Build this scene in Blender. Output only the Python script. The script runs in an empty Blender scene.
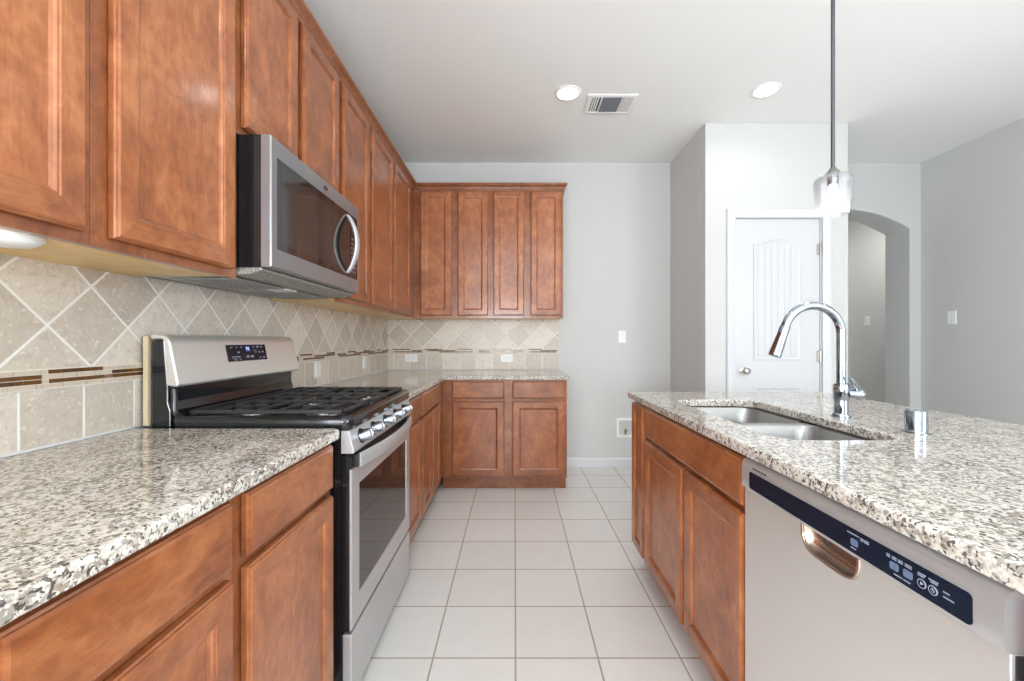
import bpy, bmesh, math, random
from mathutils import Vector, Matrix
random.seed(7)
sc = bpy.context.scene
COL = sc.collection
PI = math.pi

# ------------------------------------------------------------------ camera
HC = 1.18                      # eye height
cam_d = bpy.data.cameras.new('camera')
cam = bpy.data.objects.new('camera', cam_d)
COL.objects.link(cam)
cam.location = (0, 0, HC)
cam.rotation_euler = (PI/2, 0, 0)
cam_d.sensor_width = 36
cam_d.lens = 425/1024*36
cam_d.shift_x = -2.5/1024
cam_d.shift_y = 0.5/1024
cam_d.clip_start = 0.02
sc.camera = cam

# ------------------------------------------------------------------ world, exposure
world = bpy.data.worlds.new('world')
sc.world = world
world.use_nodes = True
bg = world.node_tree.nodes['Background']
bg.inputs[0].default_value = (0.86, 0.93, 1.0, 1)
bg.inputs[1].default_value = 1.6
vs = sc.view_settings
vs.view_transform = 'Standard'
vs.look = 'None'
vs.exposure = 0.04
vs.gamma = 1
vs.use_curve_mapping = False
sc.cycles.use_denoising = True
sc.cycles.max_bounces = 10
sc.cycles.diffuse_bounces = 6
sc.cycles.transparent_max_bounces = 12
sc.cycles.caustics_reflective = False
sc.cycles.caustics_refractive = False
sc.cycles.sample_clamp_indirect = 6

def area_light(name, loc, rot, sx, sy, power, color=(1, 1, 1), parent=None, shape='RECTANGLE'):
    d = bpy.data.lights.new(name, 'AREA')
    d.shape = shape
    d.size = sx
    if shape in ('RECTANGLE', 'ELLIPSE'):
        d.size_y = sy
    d.energy = power
    d.color = color
    o = bpy.data.objects.new(name, d)
    COL.objects.link(o)
    o.location = loc
    o.rotation_euler = rot
    if parent:
        o.parent = parent
    return o

CEIL = 2.858
DAY = (0.89, 0.95, 1.0)
# area lights added at unseen windows behind and beside camera, to brighten room
for wx, pw_ in ((-0.25, 175), (1.30, 16), (2.85, 5)):
    area_light('window_daylight', (wx, -3.56, 1.45), (PI/2+math.radians(52), 0, 0), 1.15, 1.70, pw_, DAY)
for wy in (-2.75, -1.45):
    area_light('window_daylight', (3.79, wy, 1.45), (PI/2+math.radians(12), 0, PI/2), 1.15, 1.70, 84, DAY)
for wy in (-2.75, -1.25):
    area_light('window_daylight', (-1.16, wy, 1.45), (PI/2+math.radians(0), 0, -PI/2), 1.15, 1.70, 70, DAY)
CAN_W = 1.2
CANS = [(0.362, 2.876), (1.681, 2.841), (0.362, 1.05), (0.362, -0.9), (1.681, -0.9), (3.0, 1.0)]  # first two are in view; the others are added to brighten the room

# ------------------------------------------------------------------ node material helpers
class Mat:
    def __init__(self, name):
        self.m = bpy.data.materials.new(name)
        self.m.use_nodes = True
        self.t = self.m.node_tree
        self.b = self.t.nodes['Principled BSDF']
    def n(self, typ, **kw):
        nd = self.t.nodes.new(typ)
        for k, v in kw.items():
            setattr(nd, k, v)
        return nd
    def link(self, a, b):
        self.t.links.new(a, b)
    def val(self, sock, v):
        if hasattr(v, 'is_output'):
            self.link(v, sock)
        else:
            sock.default_value = v
    def math(self, op, a, b=0.0, c=None):
        nd = self.n('ShaderNodeMath', operation=op)
        self.val(nd.inputs[0], a)
        self.val(nd.inputs[1], b)
        if c is not None:
            self.val(nd.inputs[2], c)
        return nd.outputs[0]
    def mix(self, f, a, b, blend='MIX'):
        nd = self.n('ShaderNodeMix', data_type='RGBA', blend_type=blend)
        self.val(nd.inputs[0], f)
        self.val(nd.inputs[6], a if hasattr(a, 'is_output') else tuple(a) + (1,))
        self.val(nd.inputs[7], b if hasattr(b, 'is_output') else tuple(b) + (1,))
        return nd.outputs[2]
    def pos(self):
        return self.n('ShaderNodeNewGeometry').outputs['Position']
    def sep(self, v):
        nd = self.n('ShaderNodeSeparateXYZ')
        self.link(v, nd.inputs[0])
        return nd.outputs
    def comb(self, x, y, z):
        nd = self.n('ShaderNodeCombineXYZ')
        for i, v in enumerate((x, y, z)):
            self.val(nd.inputs[i], v)
        return nd.outputs[0]
    def scale(self, v, s):
        nd = self.n('ShaderNodeVectorMath', operation='MULTIPLY')
        self.link(v, nd.inputs[0])
        nd.inputs[1].default_value = s
        return nd.outputs[0]
    def noise(self, v, scale, detail=3, rough=0.55, dist=0.0):
        nd = self.n('ShaderNodeTexNoise')
        self.link(v, nd.inputs['Vector'])
        nd.inputs['Scale'].default_value = scale
        nd.inputs['Detail'].default_value = detail
        nd.inputs['Roughness'].default_value = rough
        nd.inputs['Distortion'].default_value = dist
        return nd.outputs[0]
    def voronoi(self, v, scale, feature='F1', out=0):
        nd = self.n('ShaderNodeTexVoronoi', feature=feature)
        self.link(v, nd.inputs['Vector'])
        nd.inputs['Scale'].default_value = scale
        return nd.outputs[out]
    def white(self, v):
        nd = self.n('ShaderNodeTexWhiteNoise', noise_dimensions='3D')
        self.link(v, nd.inputs['Vector'])
        return nd.outputs[0]
    def ramp(self, f, stops):
        nd = self.n('ShaderNodeValToRGB')
        self.link(f, nd.inputs[0])
        el = nd.color_ramp.elements
        while len(el) < len(stops):
            el.new(0.5)
        for e, (p, c) in zip(el, stops):
            e.position = p
            e.color = tuple(c) + (1,) if len(c) == 3 else c
        return nd.outputs[0]
    def smooth(self, f, a, b, lo=0.0, hi=1.0):
        nd = self.n('ShaderNodeMapRange', interpolation_type='SMOOTHSTEP')
        self.link(f, nd.inputs[0])
        for i, v in enumerate((a, b, lo, hi)):
            nd.inputs[i+1].default_value = v
        return nd.outputs[0]
    def bump(self, h, strength=0.3, dist=0.002):
        nd = self.n('ShaderNodeBump')
        nd.inputs['Strength'].default_value = strength
        nd.inputs['Distance'].default_value = dist
        self.link(h, nd.inputs['Height'])
        self.link(nd.outputs[0], self.b.inputs['Normal'])
    def set(self, color=None, rough=None, metal=None, spec=None, coat=None, coat_rough=None, trans=None, ior=None, alpha=None, emit=None, estr=None):
        I = self.b.inputs
        def s(k, v):
            if v is None:
                return
            if hasattr(v, 'is_output'):
                self.link(v, I[k])
            else:
                I[k].default_value = (tuple(v) + (1,)) if isinstance(v, tuple) else v
        s('Base Color', color); s('Roughness', rough); s('Metallic', metal)
        s('Specular IOR Level', spec); s('Coat Weight', coat); s('Coat Roughness', coat_rough)
        s('Transmission Weight', trans); s('IOR', ior); s('Alpha', alpha)
        s('Emission Color', emit); s('Emission Strength', estr)
        return self

def srgb(r, g, b):
    f = lambda c: (c/255/12.92) if c/255 <= 0.04045 else ((c/255+0.055)/1.055)**2.4
    return (f(r), f(g), f(b))

def simple(name, color, rough=0.5, metal=0.0, **kw):
    m = Mat(name)
    p = m.pos()
    n = m.noise(p, 35, 2)
    c = m.mix(m.math('MULTIPLY', n, 0.12), color, tuple(min(1, x*0.8) for x in color))
    m.set(color=c, rough=rough, metal=metal, **kw)
    return m.m

def paint(name, color, tex=0.12, rough=0.75):
    m = Mat(name)
    p = m.pos()
    n = m.noise(p, 4, 2)
    c = m.mix(m.math('MULTIPLY', n, 0.10), color, tuple(x*0.93 for x in color))
    m.set(color=c, rough=rough, spec=0.3)
    m.bump(m.noise(p, 90, 3), tex, 0.004)
    return m.m

def wood(name, axis, light, mid, dark, rough=0.33):
    m = Mat(name)
    p = m.pos()
    rnd = m.n('ShaderNodeObjectInfo').outputs['Random']
    off = m.n('ShaderNodeVectorMath', operation='ADD')
    m.link(p, off.inputs[0])
    m.link(m.comb(m.math('MULTIPLY', rnd, 9.0), m.math('MULTIPLY', rnd, 5.0), m.math('MULTIPLY', rnd, 7.0)), off.inputs[1])
    p = off.outputs[0]
    st = [1.0, 1.0, 1.0]
    st[axis] = 0.16
    big = m.noise(p, 7, 4, 0.6, 0.6)                         # blotchy stain
    st2 = tuple(1.0 if i != axis else 0.55 for i in range(3))
    midn = m.noise(m.scale(p, st2), 32, 4, 0.65, 0.8)         # mottled figure
    fine = m.noise(m.scale(p, tuple(st)), 70, 4, 0.6, 0.3)     # faint grain
    grain = m.noise(m.scale(p, tuple(x if i != axis else 0.05 for i, x in enumerate(st))), 260, 2, 0.5)
    f = m.math('ADD', m.math('MULTIPLY', big, 0.45), m.math('MULTIPLY', midn, 0.30))
    f = m.math('ADD', f, m.math('MULTIPLY', fine, 0.15))
    f = m.math('ADD', f, m.math('MULTIPLY', grain, 0.10))
    f = m.math('ADD', f, m.math('MULTIPLY', m.math('SUBTRACT', rnd, 0.5), 0.07))
    c = m.ramp(f, [(0.33, dark), (0.50, mid), (0.68, light)])
    m.set(color=c, rough=m.smooth(fine, 0.3, 0.7, rough-0.04, rough+0.06), spec=0.4, coat=0.55, coat_rough=0.16)
    m.bump(fine, 0.05, 0.002)
    return m.m

WL, WM, WD = srgb(194, 128, 82), srgb(159, 93, 53), srgb(110, 57, 30)
M = {}
M['wood_v'] = wood('stained_maple_upright', 2, WL, WM, WD)
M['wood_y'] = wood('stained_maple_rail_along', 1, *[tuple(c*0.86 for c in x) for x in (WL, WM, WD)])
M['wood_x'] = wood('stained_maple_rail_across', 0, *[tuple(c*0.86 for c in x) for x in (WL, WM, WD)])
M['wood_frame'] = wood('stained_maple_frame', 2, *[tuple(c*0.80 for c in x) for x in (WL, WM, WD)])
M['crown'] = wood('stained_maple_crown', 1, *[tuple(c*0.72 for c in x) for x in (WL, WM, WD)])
M['raw_wood'] = wood('raw_maple_ply', 1, srgb(242, 208, 130), srgb(232, 190, 104), srgb(214, 168, 84), 0.5)
M['wall'] = paint('warm_grey_wall_paint', srgb(203, 203, 201))
M['ceiling'] = paint('ceiling_paint', srgb(240, 240, 238), 0.22, 0.9)
M['trim'] = simple('white_trim_paint', srgb(212, 213, 215), 0.35)
M['door_white'] = simple('white_door_paint', srgb(204, 205, 207), 0.35)
M['white_plastic'] = simple('white_plastic', srgb(238, 238, 236), 0.3)
M['grey_plastic'] = simple('grey_plastic', srgb(150, 150, 148), 0.4)
M['box_grey'] = simple('pale_grey_plastic', srgb(196, 196, 194), 0.4)
M['black_enamel'] = simple('black_enamel', (0.010, 0.011, 0.013), 0.12, spec=0.6)
M['black_plastic'] = simple('black_plastic', (0.013, 0.013, 0.014), 0.35)
M['cast_iron'] = simple('cast_iron', (0.022, 0.023, 0.026), 0.38, spec=0.6)
M['dark'] = simple('dark_cavity', (0.02, 0.02, 0.02), 0.7)
M['slot'] = simple('dark_slot', (0.05, 0.05, 0.05), 0.6)
M['chrome'] = simple('chrome', (0.40, 0.45, 0.51), 0.06, 1.0)
M['nickel'] = simple('brushed_nickel', (0.55, 0.53, 0.50), 0.25, 1.0)
M['cap_metal'] = simple('dark_nickel_cap', (0.30, 0.29, 0.28), 0.2, 1.0)
M['rod_metal'] = simple('dark_nickel_rod', (0.11, 0.11, 0.12), 0.4, 0.7)
M['panel_navy'] = simple('navy_gloss_panel', (0.006, 0.010, 0.024), 0.18, spec=0.3)
M['panel_print'] = simple('pale_panel_print', srgb(150, 160, 175), 0.4)
M['button_blue'] = simple('blue_grey_button', srgb(98, 118, 146), 0.35)
M['copper_recess'] = simple('bronzed_steel_recess', (0.50, 0.40, 0.33), 0.22, 0.95)  # reflected cabinet wood put into the steel colour
M['beige_filler'] = simple('beige_filler', srgb(208, 192, 160), 0.6)
M['vent_slat'] = simple('grey_vent_slat', srgb(112, 116, 124), 0.5)  # darkness of the duct put into the centre slats' colour
M['brass'] = simple('brass_valve', (0.45, 0.36, 0.22), 0.3, 1.0)

def brushed(name, col, rough, axis, amt=0.06, metal=0.85):
    m = Mat(name)
    p = m.pos()
    s = [1.0, 1.0, 1.0]
    s[axis] = 0.02
    g = m.noise(m.scale(p, tuple(s)), 900, 1)
    blot = m.noise(p, 4, 3)
    c = m.mix(m.math('MULTIPLY', blot, 0.2), col, tuple(x*0.86 for x in col))
    m.set(color=c, metal=metal, rough=m.smooth(g, 0.3, 0.7, rough-amt*0.5, rough+amt*0.5))
    return m.m
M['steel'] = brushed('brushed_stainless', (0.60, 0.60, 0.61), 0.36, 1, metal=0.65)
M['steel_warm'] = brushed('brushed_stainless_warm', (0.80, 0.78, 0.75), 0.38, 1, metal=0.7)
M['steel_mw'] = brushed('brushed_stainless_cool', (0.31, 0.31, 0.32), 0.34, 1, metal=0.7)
M['steel_edge'] = brushed('brushed_stainless_edge', (0.50, 0.46, 0.44), 0.35, 2)
M['sink_steel'] = brushed('sink_stainless', (0.42, 0.42, 0.41), 0.40, 1, 0.06)

def pan_mat():
    m = Mat('speckled_vent_pan')
    v = m.noise(m.pos(), 160, 3, 0.7)
    m.set(color=m.ramp(v, [(0.4, srgb(120, 122, 118)), (0.6, srgb(190, 188, 178))]), rough=0.35, metal=0.4)
    return m.m
M['vent_pan'] = pan_mat()

def glass_black(name, col, rough=0.04):
    m = Mat(name)
    n = m.noise(m.pos(), 900, 1)
    m.set(color=m.mix(n, col, tuple(c*0.6 for c in col)), rough=rough, spec=0.75)
    return m.m
M['oven_glass'] = glass_black('black_oven_glass', (0.018, 0.014, 0.013))
M['mw_glass'] = glass_black('black_microwave_glass', (0.016, 0.014, 0.013))
M['mw_mesh'] = glass_black('microwave_window_mesh', (0.035, 0.032, 0.031), 0.08)

def clear_glass(name, rough=0.0, tint=(0.95, 0.97, 1.0), gloss=0.9):
    m = Mat(name)
    out = m.t.nodes['Material Output']
    tr = m.n('ShaderNodeBsdfTransparent'); tr.inputs[0].default_value = tint + (1,)
    gl = m.n('ShaderNodeBsdfGlossy'); gl.inputs['Roughness'].default_value = 0.03
    lw = m.n('ShaderNodeLayerWeight'); lw.inputs[0].default_value = 0.35
    mx = m.n('ShaderNodeMixShader')
    m.link(m.math('MULTIPLY', lw.outputs['Fresnel'], gloss), mx.inputs[0])
    m.link(tr.outputs[0], mx.inputs[1]); m.link(gl.outputs[0], mx.inputs[2])
    m.link(mx.outputs[0], out.inputs[0])
    return m
M['window_glass'] = clear_glass('window_glass').m
def shade_glass():
    m = clear_glass('seeded_pendant_glass', tint=(0.985, 0.99, 1.0), gloss=0.55)
    n = m.voronoi(m.pos(), 120)
    # faint frosted body of the seeded glass
    out = m.t.nodes['Material Output']
    prev = out.inputs[0].links[0].from_socket
    df = m.n('ShaderNodeBsdfTranslucent'); df.inputs[0].default_value = (0.95, 0.97, 1, 1)
    mx = m.n('ShaderNodeMixShader')
    m.link(m.smooth(n, 0.1, 0.5, 0.08, 0.035), mx.inputs[0])
    m.link(prev, mx.inputs[1]); m.link(df.outputs[0], mx.inputs[2])
    m.link(mx.outputs[0], out.inputs[0])
    return m.m
M['shade_glass'] = shade_glass()

def emitter(name, col, strength):
    m = Mat(name)
    m.set(color=(0.9, 0.9, 0.9), rough=0.5, emit=col, estr=strength)
    return m.m
M['can_lens'] = emitter('lit_can_lens', (1.0, 0.98, 0.95), 7.0)
M['bulb'] = emitter('lit_bulb', (0.97, 0.98, 1.0), 4.0)
M['clock_digit'] = emitter('blue_clock_digit', (0.10, 0.16, 1.0), 2.2)

def granite():
    m = Mat('speckled_granite')
    p = m.pos()
    w = m.n('ShaderNodeVectorMath', operation='ADD')
    nd = m.n('ShaderNodeTexNoise'); nd.inputs['Scale'].default_value = 90; m.link(p, nd.inputs['Vector'])
    m.link(p, w.inputs[0]); m.link(m.scale(nd.outputs[1], (0.008, 0.008, 0.008)), w.inputs[1])
    q = w.outputs[0]
    cell = m.voronoi(q, 215, out=1)
    cs = m.n('ShaderNodeSeparateColor'); m.link(cell, cs.inputs[0])
    cell2 = m.voronoi(q, 130, out=1)
    cs2 = m.n('ShaderNodeSeparateColor'); m.link(cell2, cs2.inputs[0])
    blot = m.noise(p, 55, 3, 0.6)
    big = m.noise(p, 9, 3)
    base = m.ramp(cs.outputs[0], [(0.0, srgb(204, 200, 192)), (0.45, srgb(224, 221, 213)), (0.75, srgb(212, 204, 191)), (1.0, srgb(182, 177, 169))])
    # grey quartz crystals, clustered by the broad noise
    f = m.math('ADD', m.math('MULTIPLY', cs2.outputs[1], 0.45), m.math('ADD', m.math('MULTIPLY', blot, 0.8), m.math('MULTIPLY', big, 0.35)))
    c = m.mix(m.smooth(f, 0.82, 0.94, 0, 0.8), base, srgb(142, 134, 124))
    # black mica flecks
    d = m.math('ADD', m.math('MULTIPLY', cs.outputs[2], 0.5), m.math('ADD', m.math('MULTIPLY', m.noise(p, 100, 3, 0.6), 0.8), m.math('MULTIPLY', big, 0.3)))
    c = m.mix(m.smooth(d, 0.91, 1.0, 0, 0.9), c, srgb(66, 61, 56))
    tan = m.smooth(m.noise(p, 40, 2), 0.60, 0.66)
    c = m.mix(m.math('MULTIPLY', tan, 0.30), c, srgb(160, 138, 116))
    m.set(color=c, rough=0.08, spec=0.55)
    return m.m
M['granite'] = granite()

def floor_tile():
    m = Mat('pale_ceramic_floor_tile')
    s = m.sep(m.pos())
    T = 0.307
    a = m.math('DIVIDE', m.math('SUBTRACT', s[0], 0.004), T)
    b = m.math('DIVIDE', m.math('SUBTRACT', s[1], 1.582), T)
    fa = m.math('ABSOLUTE', m.math('SUBTRACT', m.math('FRACT', a), 0.5))
    fb = m.math('ABSOLUTE', m.math('SUBTRACT', m.math('FRACT', b), 0.5))
    e = m.math('MAXIMUM', fa, fb)
    g = m.smooth(e, 0.5-0.0045/T, 0.5-0.0018/T)
    r = m.white(m.comb(m.math('FLOOR', a), m.math('FLOOR', b), 0.0))
    n = m.noise(m.pos(), 9, 5, 0.6, 0.5)
    n2 = m.noise(m.pos(), 60, 2)
    f = m.math('ADD', m.math('MULTIPLY', r, 0.35), m.math('MULTIPLY', n, 0.65))
    c = m.mix(f, srgb(240, 240, 238), srgb(224, 223, 219))
    c = m.mix(g, c, srgb(178, 164, 146))
    m.set(color=c, rough=m.smooth(g, 0, 1, 0.28, 0.8), spec=0.45)
    m.bump(m.math('ADD', m.math('MULTIPLY', g, -1.0), m.math('MULTIPLY', n2, 0.06)), 0.35, 0.002)
    return m.m
M['floor'] = floor_tile()

def splash_tile(name, axis, u0, z0, us):
    m = Mat(name)
    s = m.sep(m.pos())
    u, z = s[axis], s[2]
    D, S = 0.226, 0.155
    du, dz = m.math('SUBTRACT', u, u0), m.math('SUBTRACT', z, z0)
    a = m.math('DIVIDE', m.math('ADD', du, dz), D)
    b = m.math('DIVIDE', m.math('SUBTRACT', du, dz), D)
    up = m.math('GREATER_THAN', z, 1.085)
    h = m.math('DIVIDE', m.math('SUBTRACT', u, us), S)
    v = m.math('DIVIDE', m.math('SUBTRACT', z, 0.904), S)
    def pick(x, y):
        return m.math('ADD', m.math('MULTIPLY', x, up), m.math('MULTIPLY', y, m.math('SUBTRACT', 1.0, up)))
    A, B = pick(a, h), pick(b, v)
    ea = m.math('ABSOLUTE', m.math('SUBTRACT', m.math('FRACT', A), 0.5))
    eb = m.math('ABSOLUTE', m.math('SUBTRACT', m.math('FRACT', B), 0.5))
    e = m.math('MAXIMUM', ea, eb)
    g = m.smooth(e, 0.5-0.026, 0.5-0.015)
    r = m.white(m.comb(m.math('FLOOR', A), m.math('FLOOR', B), up))
    n = m.noise(m.pos(), 16, 5, 0.65, 0.4)
    n2 = m.noise(m.pos(), 75, 3, 0.7)
    f = m.math('ADD', m.math('MULTIPLY', r, 0.55), m.math('MULTIPLY', n, 0.45))
    c = m.ramp(f, [(0.15, srgb(228, 219, 206)), (0.5, srgb(205, 195, 181)), (0.85, srgb(178, 167, 154))])
    n3 = m.noise(m.pos(), 48, 4, 0.7, 1.0)
    c = m.mix(m.smooth(n3, 0.50, 0.66, 0, 0.5), c, srgb(178, 164, 152))
    c = m.mix(m.smooth(n2, 0.56, 0.70, 0, 0.6), c, srgb(240, 235, 226))
    c = m.mix(g, c, srgb(236, 235, 231))
    m.set(color=c, rough=m.smooth(g, 0, 1, 0.30, 0.7), spec=0.4)
    m.bump(m.math('ADD', m.math('MULTIPLY', g, -1.0), m.math('MULTIPLY', n2, 0.25)), 0.25, 0.002)
    return m.m
M['splash_left'] = splash_tile('travertine_tile_side', 1, 1.083, 1.220, 1.020)
M['splash_back'] = splash_tile('travertine_tile_end', 0, -0.977, 1.232, -0.980)
M['grout'] = simple('pale_grout', srgb(226, 220, 208), 0.8)
M['mosaic_brown'] = simple('brown_glass_mosaic', srgb(104, 68, 26), 0.12)
M['mosaic_beige'] = simple('beige_stone_mosaic', srgb(205, 190, 172), 0.3)
M['mosaic_dark'] = simple('dark_brown_mosaic', srgb(88, 58, 34), 0.15)

# ------------------------------------------------------------------ mesh builder
class MB:
    """Collects faces in a local frame (u, d, z) mapped to the world."""
    def __init__(self, frame=None):
        self.v = []; self.f = []; self.mi = []; self.fr = frame
    def P(self, p):
        p = Vector(p)
        return self.fr(p) if self.fr else p
    def add(self, verts, faces, mi=0):
        k = len(self.v)
        self.v += [self.P(p) for p in verts]
        for q in faces:
            self.f.append([k+i for i in q]); self.mi.append(mi)
        return self
    def box(self, a, b, mi=0):
        (x0, y0, z0), (x1, y1, z1) = a, b
        x0, x1 = min(x0, x1), max(x0, x1); y0, y1 = min(y0, y1), max(y0, y1); z0, z1 = min(z0, z1), max(z0, z1)
        vs_ = [(x, y, z) for z in (z0, z1) for y in (y0, y1) for x in (x0, x1)]
        return self.add(vs_, [(0, 2, 3, 1), (4, 5, 7, 6), (0, 1, 5, 4), (2, 6, 7, 3), (0, 4, 6, 2), (1, 3, 7, 5)], mi)
    def prism(self, pts, ext, mi=0):
        """pts: closed polygon of 3-D points, extruded by vector ext."""
        n = len(pts); e = Vector(ext)
        vs_ = [Vector(p) for p in pts] + [Vector(p)+e for p in pts]
        fs = [tuple(range(n)), tuple(range(2*n-1, n-1, -1))] + [(i, (i+1) % n, n+(i+1) % n, n+i) for i in range(n)]
        return self.add(vs_, fs, mi)
    def loops(self, ls, cap0=True, cap1=True, closed=True, mi=None):
        """successive vertex loops of the same length bridged by quads."""
        n = len(ls[0]); vs_ = [p for l in ls for p in l]; k0 = len(self.v)
        self.v += [self.P(p) for p in vs_]
        for j in range(len(ls)-1):
            for i in range(n if closed else n-1):
                a, b = j*n+i, j*n+(i+1) % n
                self.f.append([k0+a, k0+b, k0+b+n, k0+a+n]); self.mi.append(mi(i) if callable(mi) else (mi or 0))
        m0 = 0 if callable(mi) or mi is None else mi
        if cap0:
            self.f.append([k0+i for i in range(n)][::-1]); self.mi.append(m0)
        if cap1:
            self.f.append([k0+(len(ls)-1)*n+i for i in range(n)]); self.mi.append(m0)
        return self
    def ringpanel(self, u0, u1, z0, z1, rings, rail=None):
        """rectangular panel from (inset, d) rings; ring sides 0 and 2 (bottom, top) take the rail material."""
        ls = []
        for ins, d in rings:
            ls.append([(u0+ins, d, z0+ins), (u1-ins, d, z0+ins), (u1-ins, d, z1-ins), (u0+ins, d, z1-ins)])
        return self.loops(ls, mi=(lambda i: 1 if i in (0, 2) else 0) if rail else 0)
    def lathe(self, prof, c, axis='z', seg=32, cap=True, mi=0):
        """prof: (radius, height) pairs turned about an axis through c."""
        ls = []
        for r, h in prof:
            l = []
            for i in range(seg):
                t = 2*PI*i/seg; a, b = r*math.cos(t), r*math.sin(t)
                o = {'z': (a, b, h), 'x': (h, a, b), 'y': (a, h, b)}[axis]
                l.append((c[0]+o[0], c[1]+o[1], c[2]+o[2]))
            ls.append(l)
        return self.loops(ls, cap, cap, mi=mi)
    def tube(self, path, r, seg=16, cap=True, mi=0, sect=None):
        """round (or custom section) sweep along points; r may be a list."""
        pts = [Vector(p) for p in path]; n = len(pts)
        rs = r if isinstance(r, (list, tuple)) else [r]*n
        tang = []
        for i in range(n):
            a = pts[max(0, i-1)]; b = pts[min(n-1, i+1)]
            tang.append((b-a).normalized())
        up = Vector((0, 0, 1)) if abs(tang[0].z) < 0.9 else Vector((0, 1, 0))
        s = tang[0].cross(up).normalized(); ls = []
        for i in range(n):
            t = tang[i]; s = (s - t*s.dot(t)).normalized(); w = t.cross(s)
            l = []
            if sect:
                for a, b in sect:
                    l.append(pts[i] + s*a*rs[i] + w*b*rs[i])
            else:
                for k in range(seg):
                    q = 2*PI*k/seg
                    l.append(pts[i] + (s*math.cos(q) + w*math.sin(q))*rs[i])
            ls.append(l)
        return self.loops(ls, cap, cap, mi=mi)

ORIGIN = {}
def setp(o, label=None, cat=None, group=None, kind=None):
    for k, v in (('label', label), ('category', cat), ('group', group), ('kind', kind)):
        if v:
            o[k] = v
    return o
def thing(name, label, cat, loc, group=None):
    o = bpy.data.objects.new(name, None)
    COL.objects.link(o)
    o.empty_display_size = 0.05
    o.location = loc
    ORIGIN[o.name] = Vector(loc)
    return setp(o, label, cat, group)
def obj(name, mb, mats, parent=None, bevel=0.0, seg=2, smooth=35, label=None, recalc=True):
    if not isinstance(mats, (list, tuple)):
        mats = [mats]
    if parent:
        org = ORIGIN[parent.name]
    else:
        xs = [v.x for v in mb.v]; ys = [v.y for v in mb.v]; zs = [v.z for v in mb.v]
        org = Vector(((min(xs)+max(xs))/2, (min(ys)+max(ys))/2, min(zs)))
    me = bpy.data.meshes.new(name)
    me.from_pydata([v-org for v in mb.v], [], mb.f)
    for mm in mats:
        me.materials.append(M[mm] if isinstance(mm, str) else mm)
    me.polygons.foreach_set('material_index', mb.mi)
    if recalc:
        bm = bmesh.new(); bm.from_mesh(me)
        bmesh.ops.recalc_face_normals(bm, faces=bm.faces)
        bm.to_mesh(me); bm.free()
    if smooth:
        me.polygons.foreach_set('use_smooth', [True]*len(me.polygons))
        me.set_sharp_from_angle(angle=math.radians(smooth))
    me.update()
    o = bpy.data.objects.new(name, me)
    COL.objects.link(o)
    if parent:
        o.parent = parent
    else:
        o.location = org
    ORIGIN[o.name] = org
    if bevel:
        b = o.modifiers.new('bevel', 'BEVEL')
        b.width = bevel; b.segments = seg; b.limit_method = 'ANGLE'; b.angle_limit = math.radians(40)
        b.harden_normals = False
    if label:
        o['label'] = label
    return o
def struct(name, mb, mat, parent=None, **kw):
    o = obj(name, mb, mat, parent, **kw)
    if not parent:
        o['kind'] = 'structure'
    return o

LEFT = lambda p: Vector((p[1], p[0], p[2]))        # u = +Y, d = world X
BACK = lambda p: Vector((p[0], -p[1], p[2]))       # u = +X, d = -world Y
ISLE = lambda p: Vector((-p[1], p[0], p[2]))       # u = +Y, d = -world X

def rrect(x0, x1, y0, y1, r, n=8):
    pts = []
    for cx, cy, a in ((x1-r, y0+r, -PI/2), (x1-r, y1-r, 0), (x0+r, y1-r, PI/2), (x0+r, y0+r, PI)):
        for i in range(n+1):
            t = a + PI/2*i/n
            pts.append((cx+r*math.cos(t), cy+r*math.sin(t)))
    return pts

# ------------------------------------------------------------------ room shell
XW, YB = -1.2, 4.0           # left wall face, end wall face
XP, YP, XP2 = 1.468, 3.27, 2.57
XR, YA2, YH = 3.826, 4.27, 5.3
YR = -3.6                    # wall behind the camera
struct('floor', MB().box((-1.35, YR-0.15, -0.12), (6.0, YH+0.12, 0)), 'floor', smooth=0)
struct('ceiling', MB().box((-1.35, YR-0.15, CEIL), (6.0, YH+0.12, CEIL+0.12)), 'ceiling', smooth=0)
wll = MB()
wls = [(-3.35, -2.15), (-1.85, -0.65)]  # unseen window openings, added to light the island fronts
edges = [YR] + [e for w in wls for e in w] + [YB]
for i in range(0, len(edges), 2):
    wll.box((XW-0.13, edges[i], 0), (XW, edges[i+1], CEIL))
for a, b in wls:
    wll.box((XW-0.13, a, 0), (XW, b, 0.55)); wll.box((XW-0.13, a, 2.35), (XW, b, CEIL))
struct('wall_left', wll, 'wall', smooth=0)
struct('wall_back', MB().box((XW-0.13, YB, 0), (XP2-0.12, YA2, CEIL)), 'wall', smooth=0)
struct('wall_pantry_side', MB().box((XP, YP+0.12, 0), (XP+0.12, YB, CEIL)), 'wall', smooth=0)
DX0, DX1, DZ = 1.700, 2.355, 2.122
pf = [(XP, 0), (DX0-0.018, 0), (DX0-0.018, DZ+0.018), (DX1+0.018, DZ+0.018), (DX1+0.018, 0), (XP2, 0), (XP2, CEIL), (XP, CEIL)]
struct('wall_pantry_front', MB().prism([(x, YP, z) for x, z in pf], (0, 0.12, 0)), 'wall', smooth=0, bevel=0.006, seg=3)
struct('wall_pantry_end', MB().box((XP2-0.12, YP+0.12, 0), (XP2, YB, CEIL)), 'wall', smooth=0)
AX0, AX1, AXC = 2.62, 3.722, 3.13
ar = [(XP2-0.12, 0), (AX0, 0)]
for i in range(25):
    x = AX0 + (AX1-AX0)*i/24
    ar.append((x, 2.415-0.50*(x-AXC)**2))
ar += [(AX1, 0), (XR+0.12, 0), (XR+0.12, CEIL), (XP2-0.12, CEIL)]
struct('wall_archway', MB().prism([(x, YB, z) for x, z in ar], (0, YA2-YB, 0)), 'wall', smooth=30, bevel=0.008, seg=3)
wrr = MB()
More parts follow.
